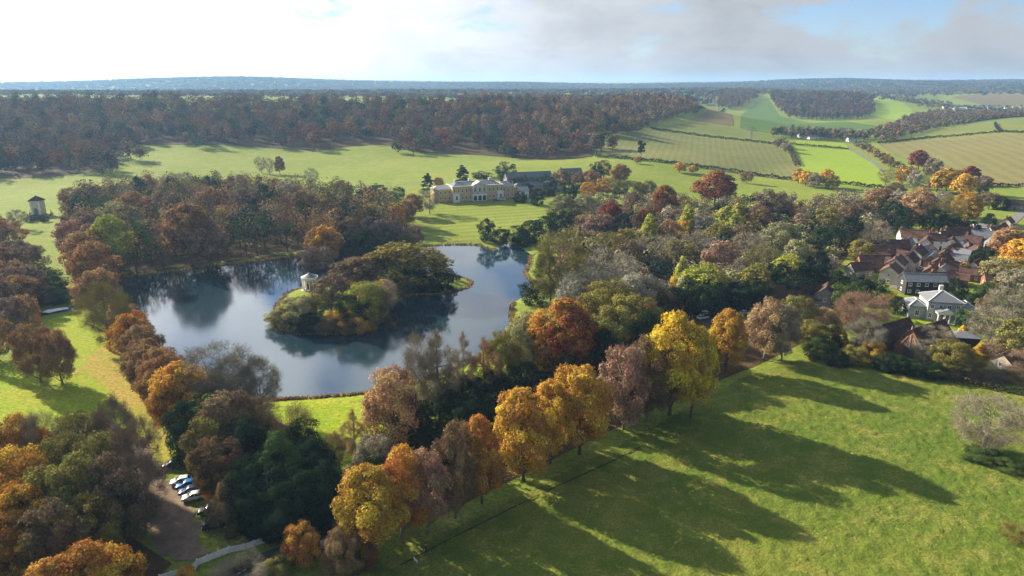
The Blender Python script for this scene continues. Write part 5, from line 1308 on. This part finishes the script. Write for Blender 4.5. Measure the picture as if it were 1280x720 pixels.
def hedge(pts, h, w, label, cols=((.03,.045,.02),(.06,.06,.025),(.05,.04,.02)), dens=3.0, seed=1, ls=.9):
    r = np.random.default_rng(seed); P = np.array([p[:2] for p in pts]); L = np.concatenate([[0], np.cumsum(np.linalg.norm(np.diff(P, axis=0), axis=1))])
    n = int(L[-1] * dens * (w + 2*h) / ls**2 * .8)
    t_ = r.uniform(0, L[-1], n); bx, by = np.interp(t_, L, P[:, 0]), np.interp(t_, L, P[:, 1])
    a = r.uniform(0, math.pi, n); k_ = r.uniform(.75, 1.1, n) * (1 + .18*np.sin(t_*.35) + .1*np.sin(t_*1.1))
    i = np.clip(np.searchsorted(L, t_) - 1, 0, len(P)-2); d = unit(P[i+1] - P[i]); s = np.stack([-d[:, 1], d[:, 0]], -1)
    off = np.cos(a) * w/2 * k_; up = np.maximum(np.sin(a) ** .6 * h * k_ * r.uniform(.5, 1, n)**.4, .1)
    x, y = bx + s[:, 0]*off, by + s[:, 1]*off; z = ground_z(x, y) + up
    Pp = np.stack([x, y, z], -1); nr = unit(r.normal(0, 1, (n, 3)) + np.array([0, 0, .4])); aa = unit(np.cross(nr, r.normal(0, 1, (n, 3)))); bb = np.cross(nr, aa); sz = ls * r.uniform(.6, 1.2, (n, 1))
    q = np.stack([Pp - aa*sz*.5, Pp + bb*sz*.4, Pp + aa*sz*.5, Pp - bb*sz*.4], 1)
    me = npmesh('hedge', q.reshape(-1, 3), np.arange(4*n).reshape(-1, 4), [M['leaf_wood']], None, r.random((n, 3)).repeat(4, 0))
    at_ = me.attributes.new('leafcol', 'FLOAT_COLOR', 'POINT'); lc = np.ones((4*n, 4), np.float32); lc[:, :3] = np.array(cols)[r.integers(0, len(cols), n)].repeat(4, 0)
    at_.data.foreach_set('color', lc.ravel())
    return tag(obj('hedge', me), label, 'hedge')
C_ = lambda px: [cast(*p) for p in px]
hedge(C_([(813,161.5),(860,168),(920,175.5),(976,181.5)]), 3, 3, 'dark hedge along the top of the sown field', seed=1, ls=1.4)
hedge(C_([(745,197),(800,201),(860,208),(940,219),(1000,227),(1060,231),(1106,237)]), 3, 3, 'dark hedge between the sown field and the green park strip', seed=2, ls=1.2)
hedge(C_([(987,180.5),(1030,184),(1061,187)]), 2.4, 2.5, 'dark hedge between the two bright green fields', seed=3, ls=1.3)
hedge(C_([(1097,180),(1160,173),(1251,165.5)]), 3, 3, 'straight dark hedge above the stubble field', seed=4, ls=1.4)
hedge(C_([(1251,165.5),(1246,160),(1244,155)]), 3.4, 3, 'short hedge climbing the terrace field', seed=5, ls=1.4)
hedge(C_([(1160,158.5),(1210,154),(1290,146)]), 2.6, 3, 'dark hedge along the top of the terrace field', seed=6, ls=1.6)
hedge(C_([(1252,165.5),(1300,168)]), 3, 3, 'hedge running on from the stubble field corner', seed=7, ls=1.4)
hedge(C_([(985,182),(998,208)]), 3, 5, 'broad brown hedge between the sown field and the bright field', ((.13,.09,.05),(.09,.07,.04),(.16,.11,.06)), seed=8, ls=1.3)
hedge(C_([(1241,233),(1300,234)]), 2.6, 3, 'hedge at the foot of the stubble field', seed=9, ls=1.3)
hedge(C_([(1005,448),(1060,455),(1120,464),(1180,474),(1240,487),(1300,497)]), 1.6, 2.2, 'scrubby brown hedge along the top of the pasture', ((.07,.055,.03),(.05,.06,.025),(.12,.085,.05)), seed=10, ls=.5, dens=2.2)
hedge(C_([(868,142),(905,136.5)]), 3, 4, 'dark hedge below the topmost field', seed=11, ls=1.6)

# ------------------------------------------------------------------ white fence: posts and boards, bay by bay
M['fence'] = P_('weathered_white_paint', (.76,.77,.76), .75, .2, .2, 1.5)
def fence(px, label):
    P = [np.array(cast(*p)) for p in px]
    t = thing('fence', label, 'fence', (P[0][0], P[0][1], P[0][2]))
    pm = MB(); pm.box(-.09,.09,-.09,.09,-.3,1.35); pm.add([(-.11,-.11,1.35),(.11,-.11,1.35),(.11,.11,1.35),(-.11,.11,1.35),(0,0,1.45)], [(0,1,4),(1,2,4),(2,3,4),(3,0,4),(3,2,1,0)]); pm = pm.mesh('post', M['fence'])
    cache = {}
    for a, b in zip(P[:-1], P[1:]):
        L = float(np.hypot(*(b-a)[:2])); n = max(1, round(L / 1.9)); ya = math.atan2(b[1]-a[1], b[0]-a[0])
        for k in range(n + (1 if b is P[-1] else 0)):
            q = a + (b-a)*k/n; zz = gz(q[0], q[1])
            obj('post', pm, t, (q[0]-P[0][0], q[1]-P[0][1], zz-P[0][2]), ya)
            if k == n: break
            s = L/n - .18
            key = round(s, 3)
            if key not in cache:
                m = MB(); m.box(.09, .09+s, -.03, .03, 0, .21); cache[key] = m.mesh('board', M['fence'])
            for j in range(5):
                c_, s_ = math.cos(ya), math.sin(ya)
                obj('board', cache[key], t, (q[0]-P[0][0], q[1]-P[0][1], zz-P[0][2]+.08+.238*j), ya)
    return t
fence([(200,727),(244,713),(247,707),(287,691),(305,688),(330,679),(358,668)], 'white boarded fence between the car park and the road')
x, y, z = cast(405, 681)
g_ = thing('gate', 'small white gate panel beside the road under the dark trees', 'gate', (x, y, gz(x, y)), R(70))
for sx in (-.8, .8):
    m = MB(); m.box(sx-.08, sx+.08, -.08, .08, -.2, 1.5); m.build('post', M['fence'], g_)
for j in range(6):
    m = MB(); m.box(-.7+.2*j+.02+.1-.09, -.7+.2*j+.02+.1+.09, -.03, .03, .1, 1.35); m.build('board', M['fence'], g_)
for zz in (.3, 1.1):
    m = MB(); m.box(-.72, .72, .03, .08, zz, zz+.12); m.build('rail', M['fence'], g_)

# ------------------------------------------------------------------ cars
M['tyre'] = P_('tyre_rubber', (.02,.02,.02), .9, .1, .1, 2)
M['rim'] = P_('alloy_rim', (.5,.5,.52), .35, .5, .05, 2, 1.0)
M['headlamp'] = P_('headlamp_glass', (.7,.72,.75), .15, .6, .05, 2)
M['taillamp'] = P_('tail_lamp', (.35,.02,.02), .2, .5, .05, 2)
def paint(name, c):
    t = NT(name); b = t.pbsdf(c, .22, .2); b.inputs['Coat Weight'].default_value = 0.0; b.inputs['Coat Roughness'].default_value = .05; return t.mat
_carm = {}
def car_meshes(van):
    if van in _carm: return _carm[van]
    # side profile of the lower body, swept across the width with a narrowed shoulder
    if van: low = [(-2.4,.35),(-2.45,.8),(-2.4,1.15),(2.0,1.15),(2.35,.95),(2.42,.6),(2.35,.3)]; gh = [(-2.35,1.15),(-2.3,1.85),(-2.1,2.0),(1.0,2.0),(1.25,1.9),(1.95,1.16)]
    else: low = [(-2.05,.32),(-2.12,.62),(-2.05,.92),(-1.6,.98),(.95,.97),(1.75,.85),(2.05,.7),(2.1,.45),(2.05,.28)]; gh = [(-1.85,.97),(-1.45,1.36),(-1.1,1.46),(.05,1.47),(.35,1.42),(1.1,.97)]
    def sweep(prof, ws):
        n = len(prof); V = [(x, w_ * (1 - (ins if z > zt else 0)), z) for w_ in (-1, 1) for x, z in prof for zt, ins in ((9, 0),)]
        V = []
        for sgn in (-1, -.86, .86, 1):
            k = 1 if abs(sgn) < .9 else .95
            zc_ = sum(z for _, z in prof)/n; xc_ = sum(x for x, _ in prof)/n
            for (x, z), w_ in zip(prof, ws): V.append((xc_+(x-xc_)*(1 if k == 1 else .97), sgn*w_, zc_+(z-zc_)*(1 if k == 1 else .94)))
        F = [tuple(range(n)), tuple(range(4*n-1, 3*n-1, -1))]
        for r_ in range(3): F += [(r_*n+i, (r_+1)*n+i, (r_+1)*n+(i+1) % n, r_*n+(i+1) % n) for i in range(n)]
        return V, F
    lowm, glm, rfm = MB(), MB(), MB()
    lowm.add(*sweep(low, [.88]*len(low)))
    wg = [.82 if z < (1.2 if van else 1.0) else .66 for x, z in gh]
    glm.add(*sweep(gh, wg))
    top = [(x, z+.012) for x, z in gh if z > (1.8 if van else 1.34)]; x0, x1 = top[0][0], top[-1][0]; zt = max(z for _, z in top)
    rfm.add(*sweep([(x0-.02, top[0][1]-.05), (x0+.25, zt), (x1-.2, zt+.005), (x1+.03, top[-1][1]-.05), (x1-.2, zt-.06), (x0+.25, zt-.06)], [.68]*6))
    pil = MB()
    for sg in (-1, 1):
        for (xa, za), (xb, zb_) in ((gh[0], gh[1]), (gh[-1], gh[-2]), ((-.35, gh[0][1]), (-.35, zt-.04))):
            pil.bar((xa, sg*.845, za), (xb, sg*.69, zb_), .09, .05)
    wh = MB(); wh.tube([(0,-.11,0),(0,-.09,0),(0,.09,0),(0,.11,0)], [.27,.33,.33,.27], 14); ri = MB(); ri.tube([(0,-.125,0),(0,.125,0)], [.2,.2], 10)
    hl = MB(); hl.box(-.06,.06,-.17,.17,-.07,.07)
    _carm[van] = (lowm, glm, rfm, pil, wh.mesh('tyre', M['tyre']), ri.mesh('rim', M['rim']), hl.mesh('headlight', M['headlamp']), hl.mesh('tail_light', M['taillamp']))
    return _carm[van]
PAINTS = {}
def car(u, v, col, rgb, rz, label, van=False, group=None):
    x, y, z = cast(u, v)
    t = thing('parked_car' if not van else 'parked_van', label, 'car' if not van else 'van', (x, y, gz(x, y) + .13), rz, group)
    if col not in PAINTS: PAINTS[col] = paint('car_paint_' + col, rgb)
    lo, gl, rf_, pi, ty, ri, hl, tl = car_meshes(van); p = PAINTS[col]
    key = ('mesh', col, van)
    if key not in _carm: _carm[key] = (lo.mesh('body', p, True), gl.mesh('windows', M['glass'], True), rf_.mesh('roof', p, True), pi.mesh('pillars', p))
    bm_, gm_, rm_, pm_ = _carm[key]
    obj('body', bm_, t); obj('windows', gm_, t); obj('roof', rm_, t); obj('pillars', pm_, t)
    L = 2.05 if not van else 2.4
    for sx in (-.62*L, .62*L):
        for sy in (-.8, .8):
            w = obj('wheel', ty, t, (sx, sy, .32)); obj('rim', ri, w)
    for sy in (-.62, .62):
        obj('headlight', hl, t, (L-.03, sy, .72 if not van else .85)); obj('tail_light', tl, t, (-L, sy, .8))
    return t
CY = R(200)
for a in [(216,584,'black',(.015,.015,.018),CY,'black car parked on its own at the grass end of the car park'),(227,605,'white',(.75,.75,.75),CY,'white car parked first in the row next to a blue one'),
 (234,609.5,'blue',(.02,.16,.45),CY,'bright blue car parked in the row beside the white car'),(238,617,'navy',(.03,.05,.12),CY,'navy car parked between the blue and the silver car'),
 (242,624.5,'silver',(.62,.63,.64),CY,'silver car at the near end of the parked row'),(262,641,'charcoal',(.02,.02,.022),CY,'charcoal car half hidden by the tawny tree')]:
    car(*a)
car(271,660, 'black', (.015,.015,.018), CY, 'large black van parked by the white fence', True)
for u, v, c, rgb, rz, lb in [(878,399,'silver',(.62,.63,.64),.5,'silver car in the shaded village car park beside the hedge'),(881,394,'white',(.75,.75,.75),.6,'white car in the shaded village car park'),(884,386,'grey',(.3,.32,.34),.9,'grey car in the far corner of village car park'),
 (929,383,'black',(.015,.015,.018),2.2,'black car in the village car park behind the dome-topped tree'),(932,393,'grey',(.3,.32,.34),.4,'grey car in the village car park beside the tan tree'),(938,380,'navy',(.03,.05,.12),2.2,'navy car in the village car park beside the black one')]:
    car(u, v, c, rgb, rz, lb)
car(627.5,250.2,'white',(.75,.75,.75),.2,'white van parked in front of the mansion',True)
car(620,251.5,'blue',(.02,.16,.45),.5,'blue car parked in front of the mansion')
# weather-beaten street cars
for u, v, c, rgb in [(1150,337,'white',(.75,.75,.75)),(1160,330,'silver',(.62,.63,.64)),(1137,346,'grey',(.3,.32,.34)),(1172,322,'navy',(.03,.05,.12))]:
    car(u, v, c, rgb, R(48), '%s car parked in the village street' % c)

# ------------------------------------------------------------------ people and dog
M['skin'] = P_('skin', (.42,.25,.18), .6, .3, .05, 5)
def cloth(n, c): return P_(n, c, .9, .1, .15, 6)
def person(u, v, h, rz, jacket, trousers, hair, label, pos=None):
    x, y, z = pos or cast(u, v)
    t = thing('person', label, 'person', (x, y, gz(x, y) + .12), rz)
    s = h / 1.75
    J = {'pel': (0,0,.93,.125,.10), 'wst': (0,0,1.08,.135,.10), 'chs': (0,.01,1.30,.165,.115), 'nck': (0,.01,1.47,.06,.06), 'hd0': (0,.03,1.56,.075,.085), 'hd1': (0,.03,1.68,.078,.092), 'hd2': (0,.02,1.75,.04,.05)}
    E = [('pel','wst'),('wst','chs'),('chs','nck'),('nck','hd0'),('hd0','hd1'),('hd1','hd2')]
    for sd, st in ((-1, .22), (1, -.20)):
        k = 'L' if sd < 0 else 'R'
        J.update({'hip'+k: (sd*.09,0,.88,.092,.092), 'kne'+k: (sd*.10,st*.55+.04,.49,.06,.06), 'ank'+k: (sd*.10,st-.02,.09,.042,.045), 'toe'+k: (sd*.11,st+.17,.04,.04,.03),
                  'sho'+k: (sd*.19,0,1.40,.065,.065), 'elb'+k: (sd*.25,-st*.35,1.13,.046,.046), 'wri'+k: (sd*.25,-st*.75+.06,.90,.034,.034), 'hnd'+k: (sd*.25,-st*.85+.09,.80,.036,.024)})
        E += [('pel','hip'+k),('hip'+k,'kne'+k),('kne'+k,'ank'+k),('ank'+k,'toe'+k),('chs','sho'+k),('sho'+k,'elb'+k),('elb'+k,'wri'+k),('wri'+k,'hnd'+k)]
    names = list(J)
    me = bpy.data.meshes.new('body'); me.from_pydata([tuple(c*s for c in J[n][:3]) for n in names], [(names.index(a), names.index(b)) for a, b in E], [])
    b = obj('body', me, t); mod = b.modifiers.new('skin', 'SKIN'); 
    for i, n in enumerate(names):
        me.skin_vertices[0].data[i].radius = (J[n][3]*s, J[n][4]*s); me.skin_vertices[0].data[i].use_root = (n == 'pel')
    sub = b.modifiers.new('sub', 'SUBSURF'); sub.levels = sub.render_levels = 1
    dg = bpy.context.evaluated_depsgraph_get(); dg.update()
    nm = bpy.data.meshes.new_from_object(b.evaluated_get(dg)); b.modifiers.clear(); b.data = nm
    nm.materials.clear()
    for m in (M['skin'], cloth('jacket', jacket), cloth('trousers', trousers), cloth('shoes', (.03,.025,.02))): nm.materials.append(m)
    for p in nm.polygons:
        c = p.center / s
        p.material_index = 0 if (c.z > 1.47 or (abs(c.x) > .2 and c.z < .87 and c.z > .7)) else 1 if (c.z > .9 or abs(c.x) > .2) else 3 if c.z < .09 else 2
        p.use_smooth = True
    hm = MB(); hm.lathe([(.0,1.80),(.055,1.79),(.092,1.74),(.102,1.68),(.098,1.62),(.085,1.58)][::-1], 10)
    hm.v = [(a*s, (b_*1.1-.0)*s, c*s) for a, b_, c in hm.v]
    hm.build('hair', cloth('hair', hair), t, smooth=True)
    return t
person(532.5, 692, 1.75, R(120), (.02,.02,.025), (.025,.025,.03), (.35,.33,.3), 'walker in dark coat on the pasture path')
person(90, 375.5, 1.75, R(20), (.03,.03,.05), (.03,.03,.04), (.05,.03,.02), 'person in dark clothes standing by the cascade glade')
person(93, 374.8, 1.8, R(-30), (.05,.03,.03), (.02,.03,.05), (.03,.02,.015), 'taller person in brown jacket standing by the cascade glade')
person(83, 378.5, 1.2, R(60), (.06,.03,.03), (.03,.03,.04), (.05,.03,.02), 'small child in dark clothes nearer the cascade stream')
def dog(u, v, rz, label):
    x, y, z = cast(u, v); t = thing('dog', label, 'dog', (x, y, gz(x, y) + .14), rz)
    J = [(-.30,0,.50,.10),(-.12,0,.50,.10),(.12,0,.49,.12),(.28,0,.53,.11),(.40,0,.66,.075),(.50,0,.75,.08),(.63,0,.71,.045),(-.42,0,.58,.03),(-.55,0,.68,.02)]
    E = [(0,1),(1,2),(2,3),(3,4),(4,5),(5,6),(0,7),(7,8)]
    for sy in (-.08, .08):
        k = len(J); J += [(-.30,sy,.40,.075),(-.24,sy,.27,.045),(-.36,sy,.17,.03),(-.32,sy,.02,.03)]; E += [(0,k),(k,k+1),(k+1,k+2),(k+2,k+3)]
        k = len(J); J += [(.26,sy,.38,.06),(.24,sy,.2,.035),(.27,sy,.02,.03)]; E += [(3,k),(k,k+1),(k+1,k+2)]
        k = len(J); J += [(.47,sy*.7,.83,.03),(.44,sy*1.1,.76,.02)]; E += [(5,k),(k,k+1)]
    me = bpy.data.meshes.new('body'); me.from_pydata([j[:3] for j in J], E, [])
    b = obj('body', me, t); b.modifiers.new('skin', 'SKIN')
    for i, j in enumerate(J): me.skin_vertices[0].data[i].radius = (j[3], j[3]); me.skin_vertices[0].data[i].use_root = (i == 1)
    sm = b.modifiers.new('sub', 'SUBSURF'); sm.levels = sm.render_levels = 1
    dg = bpy.context.evaluated_depsgraph_get(); dg.update()
    nm = bpy.data.meshes.new_from_object(b.evaluated_get(dg)); b.modifiers.clear(); b.data = nm; nm.materials.clear(); nm.materials.append(cloth('dog_coat', (.72,.68,.6)))
    for p in nm.polygons: p.use_smooth = True
    c = MB(); c.tube([(.36,0,.60),(.42,0,.655)], [.1,.095], 10); c.build('collar', cloth('collar', (.1,.02,.02)), t)
dog(520, 704, R(140), 'white dog trotting on the pasture near the walker')

# swan on the lake, mast on the plateau
x, y = flat_cast(243, 351, .0)
sw = thing('swan', 'white swan on the dark water below the far bank wood', 'swan', (x, y, 0.0), R(10))
m = MB(); m.tube([(-.75,0,.32),(-.55,0,.25),(-.2,0,.2),(.2,0,.2),(.45,0,.22),(.55,0,.3)], [.03,.14,.26,.27,.17,.08], 10); m.build('body', M['white'], sw, smooth=True)
m = MB(); m.tube([(.48,0,.28),(.62,0,.45),(.6,0,.7),(.55,0,.88),(.62,0,.97),(.74,0,.94)], [.08,.06,.05,.05,.065,.03], 8); m.build('neck', M['white'], sw, smooth=True)
m = MB(); m.tube([(.74,0,.94),(.86,0,.90)], [.03,.012], 6); m.build('bill', cloth('orange_bill', (.6,.2,.02)), sw)
M['galv'] = P_('galvanised_steel', (.22,.23,.24), .6, .3, .1, 2)
def mast(u, Y, h, base, label, arms=False):
    x = ray(u, 110)[0] * Y; z0 = gz(x, Y)
    t = thing('lattice_mast', label, 'mast', (x, Y, z0)); steel = M['rim']
    for sx in (-1, 1):
        for sy in (-1, 1):
            m = MB(); m.bar((sx*base/2, sy*base/2, -1), (sx*.35, sy*.35, h), .22, .22); m.build('leg', M['galv'], t)
    n = 9; br = MB()
    for k in range(n):
        za, zb_ = h*k/n, h*(k+1)/n; wa, wb_ = base/2+(.35-base/2)*k/n, base/2+(.35-base/2)*(k+1)/n
        for sg in (-1, 1):
            br.bar((-wa, sg*wa, za), (wb_, sg*wb_, zb_), .12, .12); br.bar((wa, sg*wa, za), (-wb_, sg*wb_, zb_), .22, .22)
            br.bar((sg*wa, -wa, za), (sg*wb_, wb_, zb_), .22, .22)
    br.build('bracing', M['galv'], t)
    if arms:
        for zz, L in ((h*.72, 7), (h*.84, 5.5), (h*.95, 4.5)):
            m = MB(); m.bar((-L, 0, zz), (L, 0, zz), .35, .35); m.bar((-L, 0, zz), (0, 0, zz+1.6), .2, .2); m.bar((L, 0, zz), (0, 0, zz+1.6), .2, .2); m.build('cross_arm', M['galv'], t)
    else:
        m = MB(); m.tube([(0,0,h),(0,0,h+7)],[.25,.1],6); m.build('antenna', M['galv'], t)
mast(561, 1700, 40, 6, 'tall lattice radio mast on the skyline above the hillside wood')
mast(945, 900, 17, 3.0, 'grey electricity pylon in the pale upper field', True)

# ------------------------------------------------------------------ haze: the autumn air over the whole valley
hz = MB(); hz.box(-9600, 9600, -1200, 10200, -8, 168)
t = NT('haze_air'); v_ = t.n('ShaderNodeVolumePrincipled')
v_.inputs['Color'].default_value = (.36,.64,1.0,1); v_.inputs['Density'].default_value = 0.000095; v_.inputs['Anisotropy'].default_value = .2
t.l(v_.outputs[0], t.out.inputs['Volume'])
ho = hz.build('haze', t.mat); tag(ho, kind='stuff')
ho.display_type = 'WIRE'
